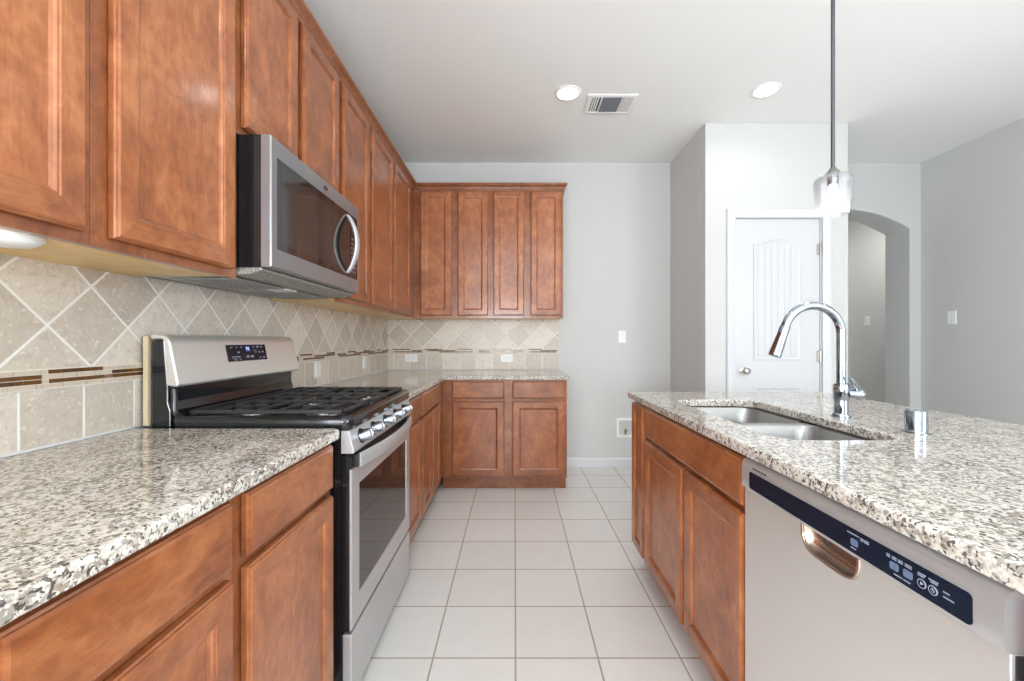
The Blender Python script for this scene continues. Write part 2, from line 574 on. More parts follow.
wys = [(-3.35, -2.15), (-2.05, -0.85)]  # unseen window openings, added to light the left cabinets
edges = [YR] + [e for w in wys for e in w] + [YB]
for i in range(0, len(edges), 2):
    wrr.box((XR, edges[i], 0), (XR+0.12, edges[i+1], CEIL))
for a, b in wys:
    wrr.box((XR, a, 0), (XR+0.12, b, 0.55)); wrr.box((XR, a, 2.35), (XR+0.12, b, CEIL))
struct('wall_right', wrr, 'wall', smooth=0)
struct('wall_hall_back', MB().box((1.5, YH, 0), (6.0, YH+0.12, CEIL)), 'wall', smooth=0)
struct('wall_hall_left', MB().box((1.5, YA2, 0), (1.62, YH, CEIL)), 'wall', smooth=0)
struct('wall_hall_right', MB().box((5.88, YA2, 0), (6.0, YH, CEIL)), 'wall', smooth=0)
struct('wall_hall_front', MB().box((XR+0.12, YA2-0.12, 0), (5.88, YA2, CEIL)), 'wall', smooth=0)
# wall behind the camera; its three unseen windows are added for light
wr = MB()
wxs = [(-0.85, 0.35), (0.70, 1.90), (2.25, 3.45)]
wz0, wz1 = 0.55, 2.35
edges = [XW] + [e for w in wxs for e in w] + [XR]
for i in range(0, len(edges), 2):
    wr.box((edges[i], YR-0.15, 0), (edges[i+1], YR, CEIL))
for a, b in wxs:
    wr.box((a, YR-0.15, 0), (b, YR, wz0)); wr.box((a, YR-0.15, wz1), (b, YR, CEIL))
struct('wall_rear', wr, 'wall', smooth=0)
for i, (a, b) in enumerate(wxs):
    f = MB()
    for (p, q) in (((a, wz0), (a+0.05, wz1)), ((b-0.05, wz0), (b, wz1)), ((a+0.05, wz0), (b-0.05, wz0+0.05)), ((a+0.05, wz1-0.05), (b-0.05, wz1)), ((a+0.05, 1.43), (b-0.05, 1.47))):
        f.box((p[0], YR-0.10, p[1]), (q[0], YR-0.05, q[1]))
    w = struct('window_%d' % (i+1), f, 'trim', smooth=0)
    g = MB().box((a+0.05, YR-0.08, wz0+0.05), (b-0.05, YR-0.075, 1.43)).box((a+0.05, YR-0.08, 1.47), (b-0.05, YR-0.075, wz1-0.05))
    obj('window_pane', g, 'window_glass', w, smooth=0)

for i, (a, b, xx) in enumerate([w + (XR+0.05,) for w in wys] + [w + (XW-0.10,) for w in wls]):  # side windows out of view, added for their light
    f = MB()
    for (p, q) in (((a, wz0), (a+0.05, wz1)), ((b-0.05, wz0), (b, wz1)), ((a+0.05, wz0), (b-0.05, wz0+0.05)), ((a+0.05, wz1-0.05), (b-0.05, wz1)), ((a+0.05, 1.43), (b-0.05, 1.47))):
        f.box((xx, p[0], p[1]), (xx+0.05, q[0], q[1]))
    w = struct('window_%d' % (i+4), f, 'trim', smooth=0)
    g = MB().box((xx+0.025, a+0.05, wz0+0.05), (xx+0.03, b-0.05, 1.43)).box((xx+0.025, a+0.05, 1.47), (xx+0.03, b-0.05, wz1-0.05))
    obj('window_pane', g, 'window_glass', w, smooth=0)

def baseboard(name, a, b, nrm):
    """a, b: plan points on the wall face; nrm: plan normal into the room."""
    prof = [(0.001, 0.0), (0.014, 0.0), (0.014, 0.068), (0.011, 0.075), (0.008, 0.083), (0.004, 0.088), (0.001, 0.088)]
    pts = [(a[0]+nrm[0]*d, a[1]+nrm[1]*d, z) for d, z in prof]
    struct(name, MB().prism(pts, (b[0]-a[0], b[1]-a[1], 0)), 'trim', smooth=0)
baseboard('baseboard_back', (0.425, YB), (XP, YB), (0, -1))
baseboard('baseboard_pantry_side', (XP, YP), (XP, YB-0.015), (-1, 0))
baseboard('baseboard_pantry_left', (XP, YP), (1.63, YP), (0, -1))
baseboard('baseboard_pantry_right', (2.43, YP), (XP2, YP), (0, -1))
baseboard('baseboard_archway', (AX1, YB), (XR-0.015, YB), (0, -1))
baseboard('baseboard_right', (XR, YR+0.02), (XR, YB-0.015), (-1, 0))
baseboard('baseboard_hall', (1.64, YH), (5.86, YH), (0, -1))

# pantry door with arched plank panel
dm = MB().box((DX0, YP+0.012, 0.012), (DX1, YP+0.047, DZ))
door = struct('door_1', dm, 'door_white', smooth=0, bevel=0.003)
door['label'] = 'white two panel interior door with arched plank upper panel in pantry wall'
def arch_out(x0, x1, z0, z1, rise, ins, n=16):
    x0 += ins; x1 -= ins; z0 += ins; z1 -= ins
    pts = [(x0, z0), (x1, z0)]
    for i in range(n+1):
        t = i/n
        x = x1 + (x0-x1)*t
        pts.append((x, z1 - rise + rise*(1-(2*t-1)**2)))
    return pts
def door_panel(x0, x1, z0, z1, rise):
    yf = YP+0.012
    mb = MB()
    prof = [(0.0, 0.0), (0.0, -0.0055), (0.007, -0.0085), (0.014, -0.0085), (0.020, -0.004), (0.027, -0.0025), (0.031, 0.0)]
    mb.loops([[(x, yf+d, z) for x, z in arch_out(x0, x1, z0, z1, rise, ins)] for ins, d in prof], False, False)
    obj('panel_moulding', mb, 'door_white', door, smooth=50)
    a, b = x0+0.034, x1-0.034
    n = 6; w = (b-a)/n
    mb = MB()
    for i in range(n):
        p, q = a+i*w+0.0025, a+(i+1)*w-0.0025
        def top(x):
            t = (x-(x0+0.034))/(x1-x0-0.068)
            return z1-0.034-rise+rise*(1-(2*t-1)**2)
        mb.prism([(p, yf+0.001, z0+0.034), (q, yf+0.001, z0+0.034), (q, yf+0.001, top(q)), ((p+q)/2, yf+0.001, top((p+q)/2)), (p, yf+0.001, top(p))], (0, -0.004, 0))
    obj('plank_panel', mb, 'door_white', door, smooth=0, bevel=0.0012, seg=1)
door_panel(1.845, 2.215, 1.03, 1.975, 0.045)
door_panel(1.845, 2.215, 0.22, 0.83, 0.0001)
mb = MB().lathe([(0.002, 0.0), (0.031, 0.0), (0.031, -0.006), (0.022, -0.010), (0.011, -0.014), (0.011, -0.034), (0.020, -0.040), (0.027, -0.050), (0.027, -0.060), (0.020, -0.068), (0.002, -0.071)], (1.766, YP+0.012, 0.950), 'y', 28)
obj('door_knob', mb, 'nickel', door, smooth=50, label='brushed nickel round knob')
for hz in (1.888, 1.06, 0.25):
    mb = MB()
    for k in range(3):
        mb.lathe([(0.001, -0.0155), (0.0065, -0.0155), (0.0065, 0.0145), (0.001, 0.0145)], (DX1+0.004, YP+0.004, hz+(k-1)*0.031), 'z', 12)
    mb.lathe([(0.001, 0), (0.005, 0.002), (0.004, 0.010), (0.001, 0.012)], (DX1+0.004, YP+0.004, hz+0.046), 'z', 10)
    mb.box((DX1-0.022, YP+0.009, hz-0.044), (DX1, YP+0.0125, hz+0.044))
    obj('hinge', mb, 'nickel', door, smooth=40)
# door casing (trim) with stepped profile
cs = MB()
prof = [(0.0, 0.0), (0.0, 0.010), (0.006, 0.014), (0.030, 0.016), (0.036, 0.019), (0.056, 0.019), (0.062, 0.015), (0.066, 0.010), (0.066, 0.0)]
ix0, ix1, iz = DX0-0.006, DX1+0.012, DZ+0.008
ls = []
for o_, d in prof:
    ls.append([(ix0-o_, YP-d, 0), (ix0-o_, YP-d, iz+o_), (ix1+o_, YP-d, iz+o_), (ix1+o_, YP-d, 0)])
cs.loops(ls, False, False, closed=False)
cs.box((DX0-0.018, YP, 0), (DX0-0.003, YP+0.12, DZ+0.018)).box((DX1+0.003, YP+0.008, 0), (DX1+0.018, YP+0.12, DZ+0.018)).box((DX0-0.003, YP, DZ+0.003), (DX1+0.003, YP+0.12, DZ+0.018))
struct('trim_1', cs, 'trim', smooth=30)

# ------------------------------------------------------------------ backsplash
def mosaic(frame, u0, u1, d):
    mb = MB(frame)
    z0, z1 = 1.058, 1.110
    mb.box((u0, d-0.001, z0), (u1, d+0.006, z1), 0)
    rh = (z1-z0-0.004)/4
    for r in range(4):
        zz = z0+0.002+r*rh
        u = u0+0.003
        while u < u1-0.012:
            seg = int((u-u0)/0.158)
            browns = ((1, 3), (1, 2), (2, 3), (1, 2))[seg % 4]
            L = min(random.choice((0.017, 0.034, 0.050, 0.060)), u1-u-0.002)
            edge = u0+(seg+1)*0.158
            if edge-u > 0.012:
                L = min(L, edge-u)
            p = r in browns and (u-u0) % 0.158 > 0.012
            if L > 0.008:
                mb.box((u+0.0012, d+0.006, zz+0.0010), (u+L-0.0012, d+0.0085, zz+rh-0.0010), (2 + (random.random() < 0.3)) if p else 1)
            u += L
    return mb
sp1 = thing('tile_backsplash', 'long beige travertine tile backsplash on left wall behind the gas range', 'backsplash', (XW+0.005, 2.0, 0.909))
obj('field_tile', MB(LEFT).box((-0.2, XW+0.0005, 0.909), (3.990, XW+0.009, 1.388)), 'splash_left', sp1, smooth=0)
obj('mosaic_band', mosaic(LEFT, -0.2, 3.985, XW+0.009), ['grout', 'mosaic_beige', 'mosaic_brown', 'mosaic_dark'], sp1, smooth=0, label='thin brown and beige mosaic strip')
obj('caulk_line', MB(LEFT).prism([(-0.2, XW+0.0092, 0.909), (-0.2, XW+0.014, 0.909), (-0.2, XW+0.0092, 0.915)], (1.520, 0, 0)).prism([(2.105, XW+0.0092, 0.909), (2.105, XW+0.014, 0.909), (2.105, XW+0.0092, 0.915)], (1.87, 0, 0)), 'trim', sp1, smooth=0)
sp2 = thing('tile_backsplash', 'short beige travertine tile backsplash on the end wall under four-door cabinets', 'backsplash', (-0.39, YB-0.005, 0.909))
obj('field_tile', MB(BACK).box((XW+0.010, -YB+0.0005, 0.909), (0.412, -YB+0.009, 1.388)), 'splash_back', sp2, smooth=0)
obj('mosaic_band', mosaic(BACK, XW+0.018, 0.410, -YB+0.009), ['grout', 'mosaic_beige', 'mosaic_brown', 'mosaic_dark'], sp2, smooth=0, label='thin brown and beige mosaic strip')

obj('caulk_line', MB(BACK).prism([(XW+0.02, -YB+0.0092, 0.909), (XW+0.02, -YB+0.014, 0.909), (XW+0.02, -YB+0.0092, 0.915)], (1.61, 0, 0)), 'trim', sp2, smooth=0)

# ------------------------------------------------------------------ cabinets
DOOR_R = [(0, 0.0), (0, 0.011), (0.0035, 0.0135), (0.004, 0.0165), (0.008, 0.019), (0.052, 0.019), (0.054, 0.0175), (0.058, 0.0165), (0.061, 0.0125), (0.066, 0.0095)]
DRAW_R = [(0, 0.0), (0, 0.011), (0.0035, 0.0135), (0.004, 0.0165), (0.010, 0.019)]
def add_door(root, frame, u0, u1, z0, z1, d, rail):
    w = min(1.0, (u1-u0)/0.30)
    rings = [(a if a < 0.02 else 0.020+(a-0.020)*max(w, 0.72), d+b+(0.0035 if a else (0.0035 if b else 0.0025))) for a, b in DOOR_R]
    rings = [(0.006, d), (0.006, d+0.0025)] + rings
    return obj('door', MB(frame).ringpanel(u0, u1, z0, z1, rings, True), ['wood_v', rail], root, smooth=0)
def add_drawer(root, frame, u0, u1, z0, z1, d, rail):
    return obj('drawer', MB(frame).ringpanel(u0, u1, z0, z1, [(0.006, d), (0.006, d+0.0025)] + [(a, d+b+0.003) for a, b in DRAW_R]), [rail], root, smooth=0)
def base_cabinet(label, frame, u0, u1, dback, dface, drawers, doors, rail, hollow=False, group=None, uface=None, drawer_name='drawer'):
    c = frame(Vector(((u0+u1)/2, (dback+dface)/2, 0)))
    root = thing('base_cabinet', label, 'cabinet', c, group)
    z0, z1 = 0.105, 0.874
    mb = MB(frame)
    if hollow:
        t = 0.018
        mb.box((u0+0.0005, dface-0.02, z0), (u1-0.0005, dface, z1))
        mb.box((u0+0.0005, dback, z0), (u0+t, dface-0.02, z1)); mb.box((u1-t, dback, z0), (u1-0.0005, dface-0.02, z1))
        mb.box((u0+t, dback, z0), (u1-t, dback+t, z1)); mb.box((u0+t, dback+t, z0), (u1-t, dface-0.02, z0+t))
    else:
        mb.box((u0+0.0005, dback, z0), ((uface or u1)-0.0005, dface, z1))
        if uface:
            mb.box((uface-0.0005, dback, z0), (u1-0.0005, dface-0.001, z1))
    obj('body', mb, 'wood_frame', root, smooth=0)
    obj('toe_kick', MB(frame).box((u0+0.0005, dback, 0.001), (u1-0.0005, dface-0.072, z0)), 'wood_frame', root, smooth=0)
    for a, b in drawers:
        o = add_drawer(root, frame, a, b, 0.730, 0.862, dface, rail)
    for a, b in doors:
        add_door(root, frame, a, b, 0.122, 0.708, dface, rail)
    return root
G_L = 'wood_y'
DB, DF = XW+0.010, -0.573
base_cabinet('brown wooden base cabinet beside the camera, just outside the left edge of view', LEFT, -0.20, 0.430, DB, DF, [(-0.17, 0.405)], [(-0.17, 0.105), (0.130, 0.405)], G_L)
base_cabinet('brown wooden base cabinet with wide drawer at lower left foreground', LEFT, 0.430, 0.862, DB, DF, [(0.455, 0.839)], [(0.455, 0.839)], G_L)
base_cabinet('brown wooden base cabinet directly left of the gas range, one drawer over one door', LEFT, 0.862, 1.322, DB, DF, [(0.886, 1.300)], [(0.886, 1.300)], G_L)
base_cabinet('narrow brown base cabinet just beyond the gas range, one drawer over one door', LEFT, 2.105, 2.545, DB, DF, [(2.130, 2.525)], [(2.130, 2.525)], G_L)
base_cabinet('brown corner base cabinet with wide drawer over two narrow doors beyond range', LEFT, 2.545, 3.985, DB, DF, [(2.566, 3.165)], [(2.566, 2.868), (2.898, 3.165)], G_L)
base_cabinet('brown base cabinet on the end wall with two drawers over two doors', BACK, -0.5725, 0.412, -YB+0.010, -3.34, [(-0.488, -0.080), (-0.016, 0.394)], [(-0.488, -0.080), (-0.016, 0.394)], 'wood_x')

def upper_cabinet(label, frame, u0, u1, dback, dface, z0, z1, doors, rail, group=None, ubody=None):
    c = frame(Vector(((u0+u1)/2, (dback+dface)/2, z0)))
    root = thing('wall_cabinet', label, 'cabinet', c, group)
    mb = MB(frame)
    a, b = u0+0.0005, (ubody or u1)-0.0005
    mb.box((a, dback, z0+0.022), (b, dface, z1))
    mb.box((a, dface-0.02, z0), (b, dface, z0+0.022))
    obj('body', mb, 'wood_frame', root, smooth=0)
    obj('bottom_panel', MB(frame).box((a+0.001, dback, z0+0.006), (b-0.001, dface-0.0205, z0+0.0215)), 'raw_wood', root, smooth=0, label='pale raw wood underside')
    for p, q in doors:
        add_door(root, frame, p, q, z0+0.024, 2.468, dface, rail)
    return root
UF = -0.872
UB = XW+0.001
ZT = 2.49
upper_cabinet('brown wall cabinet beside the camera, just outside the left edge of view', LEFT, -0.20, 0.405, UB, UF, 1.376, ZT, [(-0.175, 0.090), (0.115, 0.380)], G_L)
upper_cabinet('brown wall cabinet at far left above the round puck light', LEFT, 0.405, 0.872, UB, UF, 1.376, ZT, [(0.430, 0.849)], G_L)
upper_cabinet('tall brown wall cabinet with one door, directly left of the microwave', LEFT, 0.872, 1.332, UB, UF, 1.376, ZT, [(0.909, 1.300)], G_L)
upper_cabinet('short two-door brown wall cabinet directly above the microwave', LEFT, 1.332, 2.098, UB, UF, 1.834, ZT, [(1.350, 1.675), (1.718, 2.068)], G_L)
upper_cabinet('tall single-door brown wall cabinet just right of the microwave', LEFT, 2.098, 2.528, UB, UF, 1.376, ZT, [(2.119, 2.506)], G_L)
upper_cabinet('brown corner wall cabinet with two doors on the left wall', LEFT, 2.528, 3.990, UB, UF, 1.376, ZT, [(2.550, 2.990), (3.030, 3.490)], G_L)
upper_cabinet('brown two-door wall cabinet on the end wall, the one nearer the corner', BACK, UF+0.0005, -0.205, -YB+0.001, -3.67, 1.376, ZT, [(-0.808, -0.546), (-0.488, -0.228)], 'wood_x')
upper_cabinet('brown two-door wall cabinet on the end wall, right end beside bare wall', BACK, -0.205, 0.420, -YB+0.001, -3.67, 1.376, ZT, [(-0.181, 0.082), (0.139, 0.402)], 'wood_x')

# crown moulding swept round both runs
def sweep_plan(path, prof, frame=None):
    pts = [Vector((p[0], p[1])) for p in path]; n = len(pts)
    nr = []
    for i in range(n-1):
        d = (pts[i+1]-pts[i]).normalized()
        nr.append(Vector((d.y, -d.x)))
    ls = []
    for i in range(n):
        if i == 0: m = nr[0]
        elif i == n-1: m = nr[-1]
        else:
            m = (nr[i-1]+nr[i]); m = m/ (1+nr[i-1].dot(nr[i]))
        ls.append([(pts[i].x+m.x*d, pts[i].y+m.y*d, z) for d, z in prof])
    return MB().loops(ls)
cp = [(0.001, 2.4905), (0.020, 2.4905), (0.020, 2.497), (0.024, 2.502), (0.028, 2.512), (0.034, 2.520), (0.036, 2.526), (0.036, 2.535), (0.001, 2.535)]
cp = [(0.001, 2.472), (0.006, 2.472), (0.007, 2.484), (0.012, 2.492), (0.016, 2.503), (0.026, 2.514), (0.032, 2.520), (0.034, 2.524), (0.034, 2.536), (0.001, 2.536)]
cm = sweep_plan([(UF, -0.2), (UF, 3.67), (0.420, 3.67), (0.420, 3.998)], cp)
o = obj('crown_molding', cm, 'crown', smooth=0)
setp(o, 'stained wood crown molding along the top of the wall cabinets', 'molding')

pk = thing('puck_light', 'round white puck light under the far left wall cabinet', 'light', (-0.965, 0.80, 1.384))
obj('housing', MB().lathe([(0.002, 0), (0.055, 0), (0.057, -0.004), (0.055, -0.012)], (-0.965, 0.80, 1.384), 'z', 36), 'white_plastic', pk, smooth=40)
obj('lens', MB().lathe([(0.051, -0.010), (0.050, -0.016), (0.040, -0.022), (0.02, -0.025), (0.001, -0.026)], (-0.965, 0.80, 1.384), 'z', 36), 'white_plastic', pk, smooth=60)

# ------------------------------------------------------------------ countertops
def slab(outer, hole, z0, z1):
    bm = bmesh.new()
    def ring(pts):
        v = [bm.verts.new((x, y, z0)) for x, y in pts]
        return [bm.edges.new((v[i], v[(i+1) % len(v)])) for i in range(len(v))]
    e = ring(outer)
    if hole:
        e += ring(hole)
        bmesh.ops.triangle_fill(bm, edges=e, use_beauty=True)
    else:
        bm.faces.new(list(bm.verts))
    r = bmesh.ops.extrude_face_region(bm, geom=bm.faces[:])
    bmesh.ops.translate(bm, verts=[v for v in r['geom'] if isinstance(v, bmesh.types.BMVert)], vec=(0, 0, z1-z0))
    bmesh.ops.recalc_face_normals(bm, faces=bm.faces)
    mb = MB()
    bm.verts.index_update()
    mb.v = [v.co.copy() for v in bm.verts]
    mb.f = [[v.index for v in f.verts] for f in bm.faces]; mb.mi = [0]*len(mb.f)
    bm.free()
    return mb
CZ0, CZ1 = 0.8755, 0.908
XE = -0.541
def rc(cx, cy, r, a0, n=5):
    return [(cx+r*math.cos(a0+PI/2*i/n), cy+r*math.sin(a0+PI/2*i/n)) for i in range(n+1)]
s1 = [(XW+0.002, -0.2), (XE, -0.2)] + rc(XE-0.02, 1.328-0.02, 0.02, 0) + [(XW+0.002, 1.328)]
setp(obj('countertop', slab(s1, None, CZ0, CZ1), 'granite', bevel=0.007, seg=3), 'speckled granite countertop in the left foreground, left of the range', 'countertop')
s2 = [(XW+0.002, 2.103), (XE, 2.103), (XE, 3.31)] + rc(0.428-0.012, 3.31+0.012, 0.012, -PI/2) + [(0.428, YB-0.002), (XW+0.002, YB-0.002)]
setp(obj('countertop', slab(s2, None, CZ0, CZ1), 'granite', bevel=0.007, seg=3), 'L-shaped granite countertop filling the far corner beyond the range', 'countertop')
IX0, IX1, IY0, IY1 = 0.606, 1.645, 0.16, 2.280
SX0, SX1, SY0, SY1 = 0.736, 1.090, 1.172, 1.965
s3 = [(IX0, IY0), (IX1, IY0)] + [(IX1, IY1), (IX0, IY1)]
setp(obj('countertop', slab(s3, rrect(SX0, SX1, SY0, SY1, 0.075), CZ0, CZ1), 'granite', bevel=0.007, seg=3), 'large granite island countertop with cut-out for the sink', 'countertop')

# ------------------------------------------------------------------ island
IF, IBK = -0.640, -1.270     # face and back in ISLE frame (d = -X)
def island_base(label, u0, u1, false_front, doors, hollow=False, full=False):
    c = ISLE(Vector(((u0+u1)/2, (IF+IBK)/2, 0)))
    root = thing('island_cabinet', label, 'cabinet', c)
    z0, z1 = 0.105, 0.874
    mb = MB(ISLE)
    if hollow:
        t = 0.018
        mb.box((u0+0.0005, IF-0.02, z0), (u1-0.0005, IF, z1))
        mb.box((u0+0.0005, IBK, z0), (u0+t, IF-0.02, z1)); mb.box((u1-t, IBK, z0), (u1-0.0005, IF-0.02, z1))
        mb.box((u0+t, IBK, z0), (u1-t, IBK+t, z1)); mb.box((u0+t, IBK+t, z0), (u1-t, IF-0.02, z0+t))
    else:
        mb.box((u0+0.0005, IBK, z0), (u1-0.0005, IF, z1))
    obj('body', mb, 'wood_frame', root, smooth=0)
    obj('toe_kick', MB(ISLE).box((u0+0.0005, IBK, 0.001), (u1-0.0005, IF-0.072, z0)), 'wood_frame', root, smooth=0)
    for a, b in false_front:
        o = add_drawer(root, ISLE, a, b, 0.728, 0.862, IF, 'wood_y'); o.name = 'drawer_front'
    for a, b in doors:
        add_door(root, ISLE, a, b, 0.122, 0.862 if full else 0.708, IF, 'wood_y')
    return root
island_base('narrow brown island cabinet with one slim full-height door at far island end', 2.040, 2.255, [], [(2.056, 2.246)], full=True)
island_base('brown island sink cabinet with long false drawer over two doors', 1.146, 2.040, [(1.160, 2.030)], [(1.160, 1.556), (1.580, 2.030)], hollow=True)
island_base('brown island cabinet beside the camera, just outside the right edge of view', 0.180, 0.526, [(0.200, 0.506)], [(0.200, 0.506)])
bp = obj('island_back_panel', MB(ISLE).box((0.18, IBK-0.030, 0.001), (2.255, IBK-0.002, 0.874)), 'wood_frame', smooth=0)
setp(bp, 'brown wooden back panel behind the island cabinets under the overhang', 'panel')

# sink
sk = thing('kitchen_sink', 'double bowl stainless undermount sink set in the granite island', 'sink', ((SX0+SX1)/2, (SY0+SY1)/2, 0.67))
def bowl(y0, y1):
    mb = MB()
    ls = []
    for ins, z, r in ((-0.004, 0.8745, 0.07), (-0.0005, 0.8745, 0.065), (0.004, 0.870, 0.062), (0.009, 0.80, 0.06), (0.016, 0.715, 0.06), (0.022, 0.698, 0.058), (0.036, 0.688, 0.05), (0.10, 0.683, 0.03), (0.135, 0.680, 0.025)):
        if ins < 0:
            a, b, c, d = SX0-0.010, SX1+0.010, y0+ins, y1-ins
        else:
            a, b, c, d = SX0+0.002+ins, SX1-0.002-ins, y0+ins, y1-ins
        ls.append([(x, y, z) for x, y in rrect(a, b, c, d, r)])
    mb.loops(ls, False, True)
    o = obj('bowl', mb, 'sink_steel', sk, smooth=60, recalc=False)
    cx, cy = (SX0+SX1)/2, (y0+y1)/2
    obj('drain', MB().lathe([(0.045, 0.6805), (0.045, 0.683), (0.036, 0.6835), (0.030, 0.6815), (0.006, 0.6812)], (cx, cy, 0), 'z', 28), 'chrome', sk, smooth=40)
obj('divider', MB().box((SX0+0.004, 1.5560, 0.8715), (SX1-0.004, 1.5920, 0.8738)), 'sink_steel', sk, smooth=0, bevel=0.001)
bowl(SY0+0.004, 1.561)
bowl(1.587, SY1-0.004)

# faucet: pull-down gooseneck
FX, FY, FZ = 1.172, 1.525, CZ1
fc = thing('kitchen_faucet', 'chrome gooseneck pull-down faucet standing behind the island sink', 'faucet', (FX, FY, FZ))
obj('base', MB().lathe([(0.001, 0.0), (0.028, 0.0), (0.029, 0.004), (0.027, 0.010), (0.0225, 0.014), (0.022, 0.060), (0.0245, 0.063), (0.0245, 0.112), (0.023, 0.118), (0.017, 0.121)], (FX, FY, FZ), 'z', 32), 'chrome', fc, smooth=40)
path = [(FX, FY, FZ+0.115), (FX, FY, FZ+0.2), (FX, FY, 1.205)]
R = 0.102
for i in range(1, 25):
    t = math.radians(160)*i/24
    path.append((FX-R+R*math.cos(t), FY, 1.205+R*math.sin(t)))
e = Vector(path[-1]); tn = Vector((-math.sin(math.radians(20)), 0, -math.cos(math.radians(20))))
path.append(tuple(e+tn*0.012))
obj('spout', MB().tube(path, 0.0148, 24), 'chrome', fc, smooth=60)
h0 = e+tn*0.010
hp = [h0, h0+tn*0.004, h0+tn*0.030, h0+tn*0.080, h0+tn*0.110, h0+tn*0.112]
obj('spray_head', MB().tube(hp, [0.0160, 0.0172, 0.0172, 0.0200, 0.0215, 0.0190], 24), 'chrome', fc, smooth=40)
# side valve, lever and ball
vx = FX
obj('valve_body', MB().tube([(vx+0.015, FY-0.010, FZ+0.085), (vx+0.044, FY-0.012, FZ+0.083), (vx+0.046, FY-0.012, FZ+0.083)], [0.0165, 0.0165, 0.014], 24), 'chrome', fc, smooth=40)
pts = []
mb = MB().lathe([(0.001, -0.021), (0.010, -0.0185), (0.0175, -0.011), (0.0205, 0.0), (0.0175, 0.011), (0.010, 0.0185), (0.001, 0.021)], (vx+0.054, FY-0.012, FZ+0.082), 'x', 24)
obj('valve_cap', mb, 'chrome', fc, smooth=60)
obj('lever', MB().tube([(vx+0.054, FY-0.014, FZ+0.090), (vx+0.038, FY-0.022, FZ+0.112), (vx+0.020, FY-0.028, FZ+0.130), (vx+0.006, FY-0.031, FZ+0.143)], [0.009, 0.0075, 0.0065, 0.005], 14), 'chrome', fc, smooth=60)

ag = thing('air_gap', 'small chrome dishwasher air gap cylinder on the island countertop right of faucet', 'air gap', (1.192, 1.262, CZ1))
obj('cap', MB().lathe([(0.001, 0.068), (0.024, 0.068), (0.0275, 0.065), (0.0278, 0.006), (0.024, 0.0055)], (1.192, 1.262, CZ1), 'z', 32), 'chrome', ag, smooth=40)
obj('base', MB().lathe([(0.024, 0.007), (0.0245, 0.003), (0.031, 0.0025), (0.031, 0.0003), (0.001, 0.0003)], (1.192, 1.262, CZ1), 'z', 32), 'chrome', ag, smooth=40)

# ------------------------------------------------------------------ dishwasher
dw = thing('dishwasher', 'stainless dishwasher built into the island with black control strip', 'dishwasher', (0.92, 0.836, 0))
DU0, DU1 = 0.530, 1.142
obj('body', MB(ISLE).box((DU0+0.004, -1.22, 0.11), (DU1-0.004, -0.647, 0.868)), 'black_plastic', dw, smooth=0)
obj('toe_panel', MB(ISLE).box((DU0+0.004, -1.22, 0.002), (DU1-0.004, -0.70, 0.108)), 'black_plastic', dw, smooth=0)
pu, pw, pz, ph = 0.838, 0.075, 0.7885, 0.050
def notch(r, n=24):
    l = []
    for i in range(n+1):
        t = PI*i/n
        c, s = math.cos(t), math.sin(t)
        l.append((pu + pw*r*math.copysign(abs(c)**0.5, c), pz - ph*r*s**0.62))
    return l
nt = notch(1.0)
out = [(DU0, 0.112), (DU1, 0.112), (DU1, pz)] + [(a, b) for a, b in nt] + [(DU0, pz)]
dwd = obj('door_panel', MB(ISLE).prism([(a, -0.645, b) for a, b in out], (0, 0.026, 0)), 'steel_warm', dw, smooth=30, bevel=0.0015, seg=2)
mb = MB(ISLE)
ls = []
for r, dep in ((1.0, 0.0), (0.95, -0.008), (0.86, -0.019), (0.7, -0.0235), (0.45, -0.025), (0.02, -0.0255)):
    ls.append([(a, -0.6195+dep, b) for a, b in notch(r)])
mb.loops(ls, False, False, closed=False)
obj('handle_pocket', mb, 'copper_recess', dwd, smooth=60, label='bronze coloured recessed pull pocket')
obj('pocket_rim', MB(ISLE).tube([(a, -0.6185, b) for a, b in nt], 0.0035, 10), 'copper_recess', dwd, smooth=60)
# control fascia with rounded upper edge
fp = [(-0.645, 0.790), (-0.6145, 0.790), (-0.6115, 0.794), (-0.6105, 0.812), (-0.6105, 0.846), (-0.6130, 0.858), (-0.6190, 0.866), (-0.628, 0.8695), (-0.645, 0.8695)]
obj('door_edge', MB(ISLE).box((DU0-0.0015, -0.645, 0.114), (DU0, -0.6245, 0.787)), 'dark', dw, smooth=0)
fas = obj('control_fascia', MB(ISLE).prism([(DU0, d, z) for d, z in fp], (DU1-DU0, 0, 0)), 'steel', dw, smooth=40)
fd = -0.6105
strip = [(a, fd-0.001, b) for a, b in rrect(0.566, 1.104, 0.7985, 0.842, 0.007, 4)]
cpn = obj('control_panel', MB(ISLE).prism(strip, (0, 0.002, 0)), 'panel_navy', fas, smooth=0, label='glossy dark navy control strip')
fd2 = fd+0.001
mb = MB(ISLE)
for a in (1.085, 1.073, 1.061, 1.049, 1.037):
    mb.box((a-0.0035, fd-0.002, 0.8515), (a+0.0035, fd+0.0006, 0.8545))
obj('vent_slots', mb, 'slot', fas, smooth=0)
def strip_item(name, outline, mat, t=0.0012):
    return obj(name, MB(ISLE).prism([(a, fd2-0.0005, b) for a, b in outline], (0, t+0.0005, 0)), mat, dw, smooth=0)
for u in (0.762, 0.682, 0.658):
    strip_item('button', rrect(u-0.0075, u+0.0075, 0.8125, 0.8245, 0.003, 3), 'button_blue')
